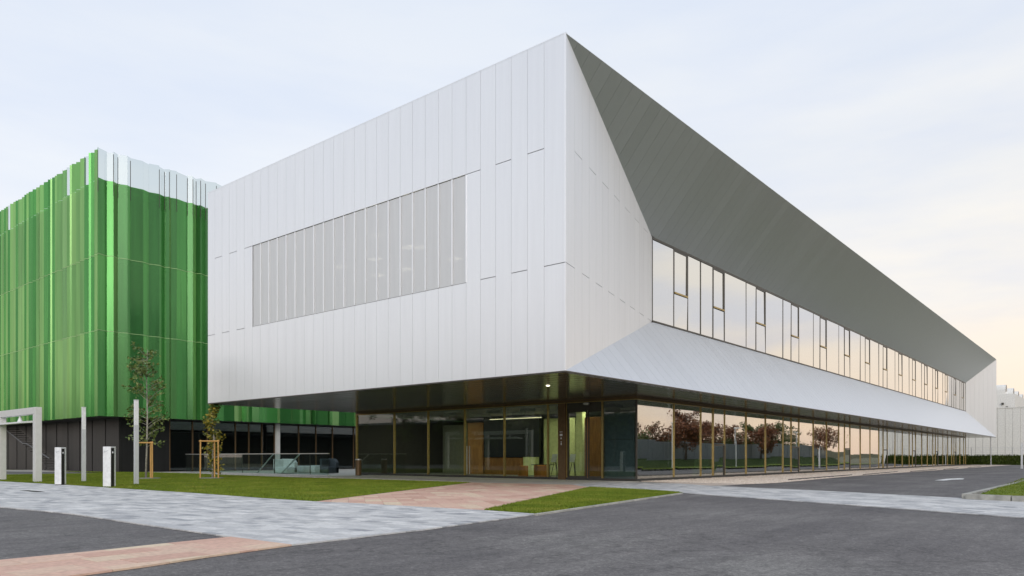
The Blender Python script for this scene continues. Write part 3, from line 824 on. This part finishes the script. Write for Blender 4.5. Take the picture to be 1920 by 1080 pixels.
for xx in (11.0, 13.2):  # unseen fill light added to brighten the lobby
    for yy in (5.0, 7.4, 9.8, 12.2, 15.5, 19.0):
        o = box('added_fill_panel', (xx, yy, 3.645), (xx + .7, yy + .9, 3.658), 'lamp_fill', B)
        bm_ = MB(); bm_.box((xx - .06, yy - .06, 3.50), (xx - .03, yy + .96, 3.658)); bm_.box((xx - .03, yy - .06, 3.50), (xx + .73, yy - .03, 3.658)); bm_.build('fill_panel_shield', 'inceil', o)  # added shields keeping the fill panels out of view
box('wood_partition', (16.2, 14.6, .02), (16.3, 18.4, 3.3), 'wood', B)
box('grey_partition', (17.0, 18.4, .02), (17.1, 22.6, 3.3), 'inwall', B)
box('soffit_downlight', (3.2, 3.1, ZB - .07), (3.30, 3.2, ZB - .056), 'lamp', B)

# ================================================================== furniture seen through the glass
def ottoman(u, x, r_, h, label):
    yy = onS(u, x)
    m = MB(); m.lathe((x, yy, .02), [(r_ * .92, 0), (r_, .03), (r_, h - .05), (r_ * .9, h)], 20)
    tag(m.build('ottoman', 'orange', smooth=False), label, 'ottoman')
ottoman(981, 11.3, .27, .62, 'orange round ottoman behind the lobby glass, left one by the counter')
ottoman(1013, 11.6, .34, .66, 'wider orange round ottoman behind the lobby glass, beside the brown pillar')
def easel(u, x, label):
    yy = onS(u, x); E = empty('easel', (x, yy, .02), label, 'easel')
    for dx, dy in ((-.1, -.2), (-.1, .2), (.3, 0)):
        m = MB(); m.tube([(x + dx, yy + dy, .02), (x + .05, yy, 1.1)], .018, 6); m.build('leg', 'black', E)
    m = MB(); m.slab([(x - .12, yy + .16, .85), (x - .12, yy - .16, .85), (x + .02, yy - .16, 1.25), (x + .02, yy + .16, 1.25)], (-1, 0, .3), .02); m.build('board', 'white', E)
easel(1040, 11.0, 'black stand with white board behind the glass left of the brown pillar')
easel(1074, 11.2, 'black stand with white board behind the sliding entrance door')
def side_table(u, x, label):
    yy = onS(u, x); E = empty('side_table', (x, yy, .02), label, 'table')
    m = MB(); m.box((x - .4, yy - .5, .66), (x + .4, yy + .5, .70)); m.build('table_top', 'black', E)
    for a in (-.45, .45):
        m = MB(); m.tube([(x, yy + a, .02), (x, yy + a, .66)], .02, 6); m.build('leg', 'black', E)
side_table(1018, 12.6, 'small black table behind the orange ottomans in the lobby')
def tapered(u, yy, w0, w1, h, k):
    x = onT(u, yy)
    m = MB(); m.add([(x - w0, yy - .3, .02), (x + w0, yy - .3, .02), (x + w0, yy + .3, .02), (x - w0, yy + .3, .02), (x - w1, yy - .25, h), (x + w1, yy - .25, h), (x + w1, yy + .25, h), (x - w1, yy + .25, h)],
                    [(0, 3, 2, 1), (4, 5, 6, 7), (0, 1, 5, 4), (1, 2, 6, 5), (2, 3, 7, 6), (3, 0, 4, 7)])
    o = bevel(m.build('tapered_seat', 'paleg'), .03); tag(o, k, 'seat')
ords = ['nearest the entrance corner', 'second from the entrance corner', 'third from the entrance corner', 'fourth from the entrance corner', 'fifth from the entrance corner']
for i, (u, w0, w1) in enumerate(((1316, .55, .35), (1348, .5, .45), (1442, .9, .7), (1552, .7, .6), (1630, .8, .7))):
    tapered(u, 3.75, w0, w1, 1.0, 'pale green tapered seat behind the long ground-floor glazing, ' + ords[i])

# ================================================================== green building
GX, GY, GZ0, GZR, GZT = 1.3, 40.0, 3.9, 20.2, 22.2
G = empty('green_building', (GX, GY, 0), 'tall building wrapped in pleated green glass sheets beside the white one', 'building')
def pleats(n_run, step, dep):
    pts = [0.0]; offs = [0.0]; side = 0
    while pts[-1] < n_run:
        side = 1 - side
        d = rng.choice(step) * rng.uniform(.8, 1.2)
        pts.append(pts[-1] + d); offs.append(rng.uniform(*dep) * side)
    return pts, offs
tiers = [(GZ0, 9.8), (9.8, 15.0), (15.0, GZR)]
def skin(face, run, step, tcount, full_until):
    pts, offs = pleats(run, step, (.10, .26) if face == 'left' else (.14, .42))
    for i in range(len(pts) - 1):
        a, b = pts[i], pts[i + 1]; oa, ob = offs[i], offs[i + 1]
        if face == 'left': A, C_ = (GX + oa, GY + a), (GX + ob, GY + b); n = (-1, 0, 0)
        else: A, C_ = (GX + a, GY + oa), (GX + b, GY + ob); n = (0, -1, 0)
        turned = ob > oa
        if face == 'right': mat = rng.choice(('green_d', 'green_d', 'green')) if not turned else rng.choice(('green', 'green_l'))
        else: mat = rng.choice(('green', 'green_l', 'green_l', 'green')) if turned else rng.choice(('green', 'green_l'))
        tl = tiers if a < full_until else tiers[:1]
        for (z0, z1) in tl:
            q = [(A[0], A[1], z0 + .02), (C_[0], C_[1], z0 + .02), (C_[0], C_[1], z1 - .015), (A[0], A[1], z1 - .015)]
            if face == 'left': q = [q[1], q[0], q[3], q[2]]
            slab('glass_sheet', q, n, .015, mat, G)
        if a < full_until:
            tz = GZT + rng.uniform(-.05, .05)
            q = [(A[0], A[1], GZR), (C_[0], C_[1], GZR), (C_[0], C_[1], tz), (A[0], A[1], tz)]
            if face == 'left': q = [q[1], q[0], q[3], q[2]]
            pm = 'pale_glass' if (face == 'right' or rng.random() < .16) else mat
            slab('parapet_sheet', q, n, .015, pm, G)
            if face == 'right':
                box('sheet_edge', (A[0] - .015, A[1] - .02, GZR - 1), (A[0] + .015, A[1] + .02, tz - .2), 'frame', G) if rng.random() < .6 else None
        for zj in (9.8, 15.0):
            if a < full_until:
                q = [(A[0], A[1], zj - .015), (C_[0], C_[1], zj - .015), (C_[0], C_[1], zj + .02), (A[0], A[1], zj + .02)]
                if face == 'left': q = [q[1], q[0], q[3], q[2]]
                o = Vector(n) * .012
                slab('joint_bar', [Vector(p) + o for p in q], n, .02, 'green_j', G)
skin('left', 22, (.2, .28, .36, .5), 3, 99)
skin('right', 24, (.22, .35, .5, .8), 3, 9)
box('core_wall', (GX + 1.2, GY + 1.2, GZ0 + .1), (40, GY + 26, GZR - .06), 'core', G)
for zf in (GZ0 + .2, 9.6, 14.8, GZR - .5):
    box('floor_edge', (GX + .55, GY + .55, zf), (40, GY + 26, zf + .35), 'greypaint', G)
for k in range(3):
    for j in range(8):
        yy = GY + 2 + j * 2.9; z0 = (4.8, 10.6, 15.8)[k]
        if rng.random() < .75: box('core_window', (GX + 1.14, yy, z0), (GX + 1.2, yy + 1.9, z0 + rng.uniform(2.2, 3.2)), rng.choice(('screen', 'white', 'screen')), G)
        xx = GX + 2 + j * 2.4
        if rng.random() < .75: box('core_window', (xx, GY + 1.14, z0), (xx + 1.5, GY + 1.2, z0 + rng.uniform(2.2, 3.2)), rng.choice(('screen', 'white', 'screen')), G)
box('underside', (GX + .28, GY + .28, GZ0), (40, GY + 46, GZ0 + .08), 'black', G)
box('roof_slab', (GX + .3, GY + .3, GZR - .05), (40, GY + 26, GZR + .02), 'roofing', G)
# recessed dark ground floor
RX, RY = GX + 2.2, GY + 2.0
i = 0; y = RY
while y < GY + 46:
    box('wall_panel', (RX + (i % 2) * .03, y + .01, 0), (RX + .2, y + 1.19, GZ0), 'charcoal', G); y += 1.2; i += 1
x = RX
x = RX + .02
while x < onT(300, RY):
    box('wall_panel', (x + .01, RY - .1 + (i % 2) * .03, 0), (x + 1.19, RY + .1, GZ0), 'charcoal', G); x += 1.2; i += 1
while x < 38:
    wd = rng.choice((1.2, 1.8, 2.4))
    box('shopfront_post', (x, RY - .08, 0), (x + .07, RY + .08, GZ0), 'header', G)
    slab('glass_pane', [(x + .07, RY, .1), (x + wd, RY, .1), (x + wd, RY, GZ0 - .05), (x + .07, RY, GZ0 - .05)], (0, -1, 0), .02, 'dark_glass', G); x += wd
box('ground_room', (RX + .3, RY + 5, 0), (38, RY + 5.1, GZ0), 'black', G)
box('ground_room_floor', (RX + .3, RY + .2, .0), (38, RY + 5, .012), 'infloor', G)
box('column', (onT(517, RY - 1), RY - 1.1, 0), (onT(524, RY - 1), RY - .9, GZ0), 'greypaint', G)
# outside stair against the dark wall
ST = empty('outside_stair', (RX - .1, 48, 0), 'dark outside stair with grey handrail against the charcoal wall under the green building', 'stair')
y_a, y_b = onS(105, RX - .7), onS(20, RX - .7); n_ = 18
for i in range(n_):
    yy = y_a + (y_b - y_a) * i / n_; box('tread', (RX - 1.2, yy, .2 * (i + 1) - .05), (RX - .2, yy + .3, .2 * (i + 1)), 'plinth', ST)
hr = MB(); hr.tube([(RX - 1.25, y_a - .2, 1.0), (RX - 1.25, (y_a + y_b) / 2 - .6, 2.2), (RX - 1.25, (y_a + y_b) / 2 + .4, 2.25), (RX - 1.25, y_b, 3.7)], .045, 8); hr.build('handrail', 'railgrey', ST)

# ================================================================== street furniture on the left
def charger(u, v, label, hgt, wl_, wr):
    x, y = P(u, v); E = empty('charging_post', (x, y, 0), label, 'charging post', 'white charging posts on the lawn edge'); E.rotation_euler.z = math.radians(35)
    bevel(box('body', (x, y, 0.03), (x + wr, y + wl_, hgt), 'white', E), .012)
    box('black_strip', (x + .015, y - .012, .03), (x + wr * .62, y + .02, hgt - .05), 'black', E)
    box('base_plate', (x + .02, y + .02, 0), (x + wr - .02, y + wl_ - .02, .03), 'black', E)
    lm = MB(); zt = hgt - .2
    lm.slab([(x - .004, y + wl_ - .05, zt), (x - .004, y + wl_ - .09, zt - .03), (x - .004, y + wl_ - .09, zt + .05), (x - .004, y + wl_ - .05, zt + .05)], (-1, 0, 0), .006)
    lm.slab([(x - .004, y + wl_ - .10, zt), (x - .004, y + wl_ - .2, zt + .05), (x - .004, y + wl_ - .2, zt + .07), (x - .004, y + wl_ - .10, zt + .03)], (-1, 0, 0), .006)
    lm.build('logo_mark', 'polegrey', E)
    lm = MB(); lm.lathe((x + wr * .3, y - .014, hgt - .24), [(.03, 0), (.03, .06)], 10); lm.build('socket', 'polegrey', E)
charger(114.5, 909.8, 'white charging post with black strip, left one nearer the grey portal', 1.48, .27, .30)
charger(207.5, 914, 'white charging post with black strip, right one near the light column', 1.48, .30, .31)
def light_column(u, v, vtop, label):
    x, y = P(u, v); h = zat(x, y, vtop); E = empty('light_column', (x, y, 0), label, 'lamp post', 'slim light columns on the lawn')
    box('shaft', (x - .07, y - .07, 0), (x + .07, y + .07, h * .70), 'polegrey', E)
    box('diffuser', (x - .066, y - .066, h * .70), (x + .066, y + .066, h - .03), 'white', E)
    box('cap', (x - .075, y - .075, h - .03), (x + .075, y + .075, h), 'polegrey', E)
light_column(157, 903, 763, 'slim square light column between the two white charging posts')
light_column(255.5, 908.5, 749.5, 'slim square light column beside the staked sparse tree')
def portal():
    x, y = P(70, 904.0); h = zat(x, y, 763.5)
    E = empty('portal_frame', (x, y, 0), 'light grey portal frame with hung canopy at the left edge', 'frame')
    y2 = onS(4, x)
    for yy in (y, y2, y2 + (y2 - y)):
        bevel(box('post', (x - .13, yy - .16, 0), (x + .13, yy + .16, h - .30), 'greypaint', E), .01)
    bevel(box('beam', (x - .13, y - .16, h - .299), (x + .13, y2 + (y2 - y) + .16, h), 'greypaint', E), .01)
    zc = zat(x, y, 790)
    m = MB(); ca, cb = x - .3, x + .35; yc0 = y + 1.1; m.add([(ca, yc0, zc + .02), (cb, yc0, zc + .1), (cb, y2 + 4, zc + .1), (ca, y2 + 4, zc + .02), (ca, yc0, zc - .05), (cb, yc0, zc), (cb, y2 + 4, zc), (ca, y2 + 4, zc - .05)],
                    [(0, 1, 2, 3), (7, 6, 5, 4), (4, 5, 1, 0), (5, 6, 2, 1), (6, 7, 3, 2), (7, 4, 0, 3)]); m.build('canopy', 'white', E)
    for yy in (y + 2.2, y2 + 2.0):
        m = MB(); m.lathe((x, yy, zc + .02), [(.12, 0), (.03, .25), (.02, h - .3 - zc - .02)], 10); m.build('hanger', 'white', E)
portal()

# ------------------------------------------------------------------ trees
def leafcloud(m, c, rad, n, size):
    for _ in range(n):
        while True:
            p = Vector((rng.uniform(-1, 1), rng.uniform(-1, 1), rng.uniform(-1, 1)))
            if p.length < 1: break
        p = Vector((p.x * rad[0], p.y * rad[1], p.z * rad[2])) + Vector(c)
        d = Vector((rng.gauss(0, 1), rng.gauss(0, 1), rng.gauss(0, .6) - .4)).normalized(); s = size * rng.uniform(.6, 1.3)
        a = d.cross(Vector((rng.gauss(0, 1), rng.gauss(0, 1), rng.gauss(0, 1)))).normalized() * s * .3
        m.add([p, p + d * s * .5 + a, p + d * s, p + d * s * .5 - a], [(0, 1, 2, 3)], rng.random())
def young_tree(u, v, vtop, label, leaf, bark, nl, spread, per, z_from, size):
    x, y = P(u, v); h = zat(x, y, vtop); T = empty('young_tree', (x, y, 0), label, 'tree')
    t = MB(); zs = [0, .25, .5, .75, 1]
    cen = [Vector((x + rng.uniform(-.04, .04), y + rng.uniform(-.04, .04), h * f)) for f in zs]
    t.tube(cen, [.055, .045, .035, .022, .008], 8)
    cr = MB()
    for i in range(nl):
        f = z_from + (1 - z_from) * (i + rng.random()) / nl
        base = Vector((x, y, h * f * .96)); az = rng.uniform(0, 6.28); L = spread * (1.15 - .75 * abs(f - .6) * 1.6) * rng.uniform(.6, 1.15)
        tip = base + Vector((math.cos(az) * L, math.sin(az) * L, L * rng.uniform(.15, .8)))
        mid = (base + tip) / 2 + Vector((0, 0, .05))
        t.tube([base, mid, tip], [.015, .010, .004], 5)
        for q in (mid, (mid + tip) / 2, tip):
            leafcloud(cr, q, (.22, .22, .20), per, size)
    leafcloud(cr, (x, y, h * .97), (.15, .15, .25), per, size)
    t.build('trunk', bark, T, True); cr.build('crown', leaf, T)
young_tree(275, 897.5, 655, 'sparse thin young tree with olive leaves between light column and stakes', 'leaf_green', 'bark_pale', 44, 1.0, 12, .24, .16)
young_tree(400, 896.5, 752, 'small yellow-green leafy tree under the white overhang edge', 'leaf_yellow', 'bark_pale', 30, .38, 11, .10, .17)
def stakes(u, v, hv_, wd, label):
    x, y = P(u, v); h = zat(x, y, hv_); E = empty('tree_stakes', (x, y, 0), label, 'tree stakes')
    ax = Vector((.638, -.77, 0)); bx_ = Vector((.77, .638, 0)); c = Vector((x, y, 0))
    ps = [c + ax * wd - bx_ * .3, c - ax * wd - bx_ * .3, c + bx_ * wd * .8]
    for p in ps:
        m = MB(); m.tube([p, p * .97 + c * .03 + Vector((0, 0, h))], .038, 8); m.build('stake', 'stake', E)
    for i in range(3):
        a, b = ps[i] + Vector((0, 0, h - .06)), ps[(i + 1) % 3] + Vector((0, 0, h - .06))
        m = MB(); m.tube([a + (a - b) * .06, b + (b - a) * .06], .035, 6); m.build('cross_bar', 'stake', E)
    m = MB(); m.lathe((x, y, 0), [(.62, 0.0), (.60, .05), (.2, .06)], 24); m.build('mulch_ring', 'mortar', E)
stakes(277, 898, 828, .38, 'timber stake frame around the sparse young tree')
stakes(397, 897.5, 825, .46, 'timber stake frame around the yellow-green tree')

# ------------------------------------------------------------------ balustrade, seats, bin
bx0, bA, bB = 6.7, 21.6, 38.5
BL = empty('glass_balustrade', (bx0, bA, 0), 'clear glass balustrade with steel rail beside the lawn', 'balustrade')
n_ = 9
for i in range(n_):
    a, b = bA + (bB - bA) * i / n_ + .02, bA + (bB - bA) * (i + 1) / n_ - .02
    slab('glass_pane', [(bx0, b, .02), (bx0, a, .02), (bx0, a, 1.28), (bx0, b, 1.28)], (-1, 0, 0), .02, 'rail_glass', BL)
    if i % 2: box('post', (bx0 + .03, a - .05, 0), (bx0 + .07, a - .01, 1.28), 'frame', BL)
box('rail', (bx0 - .04, bA, 1.28), (bx0 + .06, bB, 1.33), 'steel', BL)
box('base_shoe', (bx0 - .05, bA, 0), (bx0 + .07, bB, .06), 'steel', BL)
for ya in (22.6, 25.4):
    m = MB(); m.tube([(bx0 + .3, onS(562 if ya < 24 else 512, bx0 + .3), 1.28), (bx0 + .3, onS(527 if ya < 24 else 482, bx0 + .3), .05)], .04, 8); m.build('stair_rail', 'steel', BL)
def seat(u, v, w_, d_, h, mat, label, back=True):
    x, y = P(u, v); E = empty('lounge_seat', (x, y, 0), label, 'seat')
    hs = .45
    bevel(box('cushion', (x, y - w_ / 2, .03), (x + d_, y + w_ / 2, hs if back else h), mat, E), .06, 3)
    if back:
        m = MB(); m.slab([(x + d_ - .25, y + w_ / 2, .05), (x + d_ - .25, y - w_ / 2, .05), (x + d_ - .25, y - w_ / 2, h - .25), (x + d_ - .25, y - w_ / 2 + .3, h), (x + d_ - .25, y + w_ / 2, h)], (-1, 0, 0), .25)
        bevel(m.build('backrest', mat, E), .03)
        bevel(box('armrest', (x, y + w_ / 2 - .2, .05), (x + d_ - .26, y + w_ / 2, h * .98), mat, E), .04)
seat(524, 888, 1.5, .9, .98, 'offwhite', 'white high-backed lounge seat behind the balustrade')
seat(560, 887, 1.1, .7, .5, 'offwhite', 'long low white bench seat between the high-backed seats', False)
seat(584, 887, .7, .7, .52, 'offwhite', 'white cube seat next to the dark high-backed seat', False)
seat(607, 888, .9, .9, 1.0, 'darkseat', 'dark blue-grey high-backed lounge seat at the end of the row')
x, y = P(672, 891.5)
E = empty('litter_bin', (x, y, 0), 'dark brown litter bin at the end of the lobby glazing', 'bin')
m = MB(); m.lathe((x, y, 0), [(.17, 0), (.18, .02), (.18, .92)], 20); m.build('bin_body', 'header', E)
m = MB(); m.lathe((x, y, .92), [(.19, 0), (.19, .06), (.14, .07)], 20); m.build('bin_rim', 'steel', E)
DG = empty('drain_grate', (*P(60, 921.5), 0), 'dark slot drain grate in the grey paving near the portal', 'drain')
x, y = P(60, 921.5)
box('grate_frame', (x - .12, y - .75, 0), (x + .12, y + .75, .013), 'frame', DG)
for i in range(12): box('grate_bar', (x - .1, y - .7 + i * .12, .013), (x + .1, y - .66 + i * .12, .018), 'black', DG)

# ================================================================== right background
def hedge():
    m = MB(); HX = 106.0
    H = empty('hedge', (HX, 0, 0), 'clipped dark green hedge closing the road beyond the building', 'hedge')
    box('hedge_core', (HX + .15, -9, 0), (HX + 1.1, 30, 1.3), 'hedge', H)
    for i in range(9000):
        p = Vector((HX + rng.uniform(-.02, .3), rng.uniform(-9, 14), rng.uniform(0, 1.4))); d = Vector((-rng.random(), rng.gauss(0, .6), rng.gauss(0, .6))).normalized()
        a = d.cross(Vector((rng.gauss(0, 1), rng.gauss(0, 1), rng.gauss(0, 1)))).normalized() * .06
        m.add([p, p + d * .1 + a, p + d * .2, p + d * .1 - a], [(0, 1, 2, 3)], rng.random())
    stuff(m.build('hedge_leaves', 'leaf_dark', H))
hedge()
FN = empty('wire_fence', (107.5, -5, 0), 'grey wire mesh fence above the hedge', 'fence')
for i in range(14): box('post', (107.5, -9 + i * 2.5, 0), (107.58, -8.92 + i * 2.5, 2.5), 'polegrey', FN)
for zz in (1.5, 1.75, 2.0, 2.25, 2.48): box('wire', (107.52, -9, zz), (107.55, 24, zz + .03), 'polegrey', FN)
WX = 120.0
IB = empty('industrial_hall', (WX, 0, 0), 'white clad industrial hall with curved roof cowls at the right edge', 'building')
yl, yr = onS(1780, WX), onS(2100, WX); hz = zat(WX, 0, 765)
yy = yr; i = 0
while yy < yl:
    box('cladding_panel', (WX + .03 * (i % 2), yy + .02, 0), (WX + .3, yy + .98, hz), 'fardwall', IB); yy += 1.0; i += 1
box('parapet_band', (WX - .05, yr, hz), (WX + .4, yl, hz + .15), 'fardwall', IB)
TX = 124.0
box('tower_block', (TX, onS(1903, TX), 0), (TX + 40, onS(1800, TX), zat(TX, 0, 738)), 'fardwall', IB)
zt = zat(TX, 0, 738)
for i in range(4):
    xx = TX + 1.2 + i * 8; y1_ = onS((1879, 1893, 1902, 1910)[i] + 8, xx); y0_ = y1_ + 2.6
    m = MB(); n_ = 10; rr = 1.0; arc = [(xx - rr * math.cos(math.pi * j / n_), zt + .5 + 1.1 * rr * math.sin(math.pi * j / n_)) for j in range(n_ + 1)]
    for j in range(n_):
        m.add([(arc[j][0], y1_, arc[j][1]), (arc[j][0], y0_, arc[j][1]), (arc[j + 1][0], y0_, arc[j + 1][1]), (arc[j + 1][0], y1_, arc[j + 1][1])], [(0, 1, 2, 3)])
    m.box((xx - rr, y1_ + .1, zt), (xx + rr, y0_, zt + .5))
    co = m.build('roof_cowl', 'fardwall', IB)
    m = MB(); m.add([(px, y1_ + .12, pz) for px, pz in arc], [tuple(range(n_ + 1))]); m.build('cowl_opening', 'header', co)
for u, v in ((1880, 757), (1888, 764)):
    yy = onS(u, TX - .1); box('wall_lamp', (TX - .3, yy - .15, zat(TX, yy, v) - .15), (TX, yy + .15, zat(TX, yy, v) + .15), 'frame', IB)
x, y = onT(1916, -6.4), -6.4
E = empty('gate_post', (x, y, 0), 'slim white post in front of the hedge at the right edge', 'post')
box('shaft', (x - .08, y - .08, 0), (x + .08, y + .08, 2.4), 'white', E); box('cap', (x - .1, y - .1, 2.4), (x + .1, y + .1, 2.46), 'white', E)
y = .3; x = onT(1858, y)
E = empty('thin_pole', (x, y, 0), 'thin grey pole standing under the far end of the overhang', 'pole')
m = MB(); m.tube([(x, y, 0), (x, y, 3.8)], .05, 8); m.build('shaft', 'polegrey', E)
m = MB(); m.lathe((x, y, 0), [(.12, 0), (.12, .04)], 10); m.build('base_plate', 'polegrey', E)

# ================================================================== opposite side of the road (mirrored in the glazing)
bankv = [(-2, -13, .10), (100, -13, .10), (100, -15.6, 1.15), (-2, -15.6, .5), (-2, -22, .5), (100, -22, 1.15)]
struct(mesh_obj('grass_bank', bankv, [(3, 2, 1, 0)[::-1], (3, 4, 5, 2)[::-1]], 'bank'))
SF = empty('sheet_fence', (0, -16.5, 0), 'grey corrugated sheet fence along the far side of the road', 'fence')
for i in range(84):
    x = -1 + i * 1.2; zb = .45 + .65 * (x + 1) / 101
    box('fence_sheet', (x, -16.5 + .04 * (i % 2), zb), (x + 1.18, -16.42 + .04 * (i % 2), 2.6 + .2 * x / 100), 'fence', SF)
def big_tree(x, y, h, leaf, label, seed):
    rng.seed(seed); T = empty('roadside_tree', (x, y, .8), label, 'tree', 'trees across the road')
    t = MB(); t.tube([(x, y, .4), (x + .05, y, h * .3), (x, y + .1, h * .6), (x, y, h * .9)], [.16, .12, .07, .02], 8); cr = MB()
    for i in range(16):
        f = rng.uniform(.32, .95); az = rng.uniform(0, 6.28); L = h * .30 * (1.2 - abs(f - .55) * 1.6) * rng.uniform(.5, 1.35)
        b = Vector((x, y, h * f * .9)); tip = b + Vector((math.cos(az) * L, math.sin(az) * L, L * .7))
        t.tube([b, (b + tip) / 2 + Vector((0, 0, .1)), tip], [.05, .03, .01], 5)
        leafcloud(cr, (b + tip) / 2, (.5, .5, .45), 70, .24); leafcloud(cr, tip, (.55, .55, .5), 90, .24)
    t.build('trunk', 'bark', T, True); cr.build('crown', leaf, T)
ordn = ['first', 'second', 'third', 'fourth', 'fifth', 'sixth', 'seventh', 'eighth']
for i, (x, y, h) in enumerate(((43, -19, 5.6), (51, -15.2, 5.0), (57, -18, 6.2), (65, -19, 5.6), (72, -15.2, 5.0), (79, -19, 5.6), (88, -18.5, 5.8), (97, -15.2, 5.6), (47.5, -20.5, 4.8), (54, -20.5, 4.6), (61, -20.5, 5.0), (68, -20.5, 4.9), (75, -20.5, 5.2))):
    big_tree(x, y, h, 'leaf_rust' if i not in (5, 6) else 'leaf_dark', ('rust-leaved' if i not in (5, 6) else 'dark green') + ' tree across the road, %s' % ('%s along the mirrored fence from the entrance corner' % ordn[i] if i < 8 else '%s of the lower row behind the bushes' % ordn[i - 8]), 40 + i)
for i, x in enumerate((28, 42, 57, 74)):
    E = empty('road_lamp', (x, -12.2, .13), 'white road lamp on the verge, %s one mirrored in the long glazing' % ordn[i], 'lamp post', 'lamps along the verge')
    m = MB(); m.tube([(x, -12.2, .1), (x, -12.2, 4.2)], [.07, .05], 8); m.build('shaft', 'white', E)
    box('lamp_head', (x - .12, -12.3, 4.2), (x + .12, -11.7, 4.3), 'white', E)

# ================================================================== beyond the forecourt on the left (mirrored in the lobby glass and the green sheets)
HX = -36.0
NH = empty('neighbour_hall', (HX, 50, 0), 'dark grey neighbouring hall across the forecourt, mirrored in the lobby glazing', 'building')
for i in range(50):
    box('wall_panel', (HX - .3, 4 + i * 2.0, 0), (HX + .03 * (i % 2), 4 + i * 2.0 + 1.97, 6.0), 'charcoal', NH)
box('roof', (HX - 20, 3.9, 6.0), (HX + .2, 104.1, 6.3), 'roofing', NH)
for i in range(9):
    big_tree(HX + 3 + rng.uniform(-1, 1), 12 + i * 9 + rng.uniform(-2, 2), 9.5 + rng.uniform(-1.5, 1), 'leaf_dark', 'dark green tree before the neighbouring hall, %s of the row from the road' % (ordn + ['ninth'])[i], 80 + i)

# bushes behind the sheet fence
for i in range(12):
    x = 50 + i * 4.6 + rng.uniform(-1, 1); E = empty('bush', (x, -20, .8), 'rounded bush behind the sheet fence, %s of the mirrored row from the entrance corner' % (ordn + ['ninth', 'tenth', 'eleventh', 'twelfth'])[i], 'bush', 'bushes behind the fence')
    m = MB()
    for q in range(5): leafcloud(m, (x + rng.uniform(-1.4, 1.4), -20 + rng.uniform(-.5, .5), rng.uniform(1.6, 3.2)), (1.0, .8, .7), 160, .26)
    m.build('foliage', rng.choice(('leaf_dark', 'leaf_rust', 'leaf_green')), E)
    m = MB(); m.tube([(x, -20, .6), (x, -20, 2.2)], [.08, .03], 6); m.build('stem', 'bark', E)
# leaves fallen round the young trees and along the lawn edge
m = MB()
for u, v, n_ in ((400, 897, 90), (277, 899, 60), (430, 905, 60), (330, 915, 50)):
    cx_, cy_ = P(u, v)
    for q in range(n_):
        x, y, a, sz = cx_ + rng.gauss(0, 1.3), cy_ + rng.gauss(0, 1.6), rng.uniform(0, 6.28), rng.uniform(.03, .06)
        ca, sa = math.cos(a) * sz, math.sin(a) * sz
        m.add([(x, y, .05), (x + ca - sa * .4, y + sa + ca * .4, .055), (x + 2 * ca, y + 2 * sa, .06), (x + ca + sa * .4, y + sa - ca * .4, .05)], [(0, 1, 2, 3)], rng.random())
o = m.build('fallen_leaves', 'leaf_yellow'); stuff(o); tag(o, 'fallen yellow leaves scattered on the lawn around the staked trees', 'leaves')
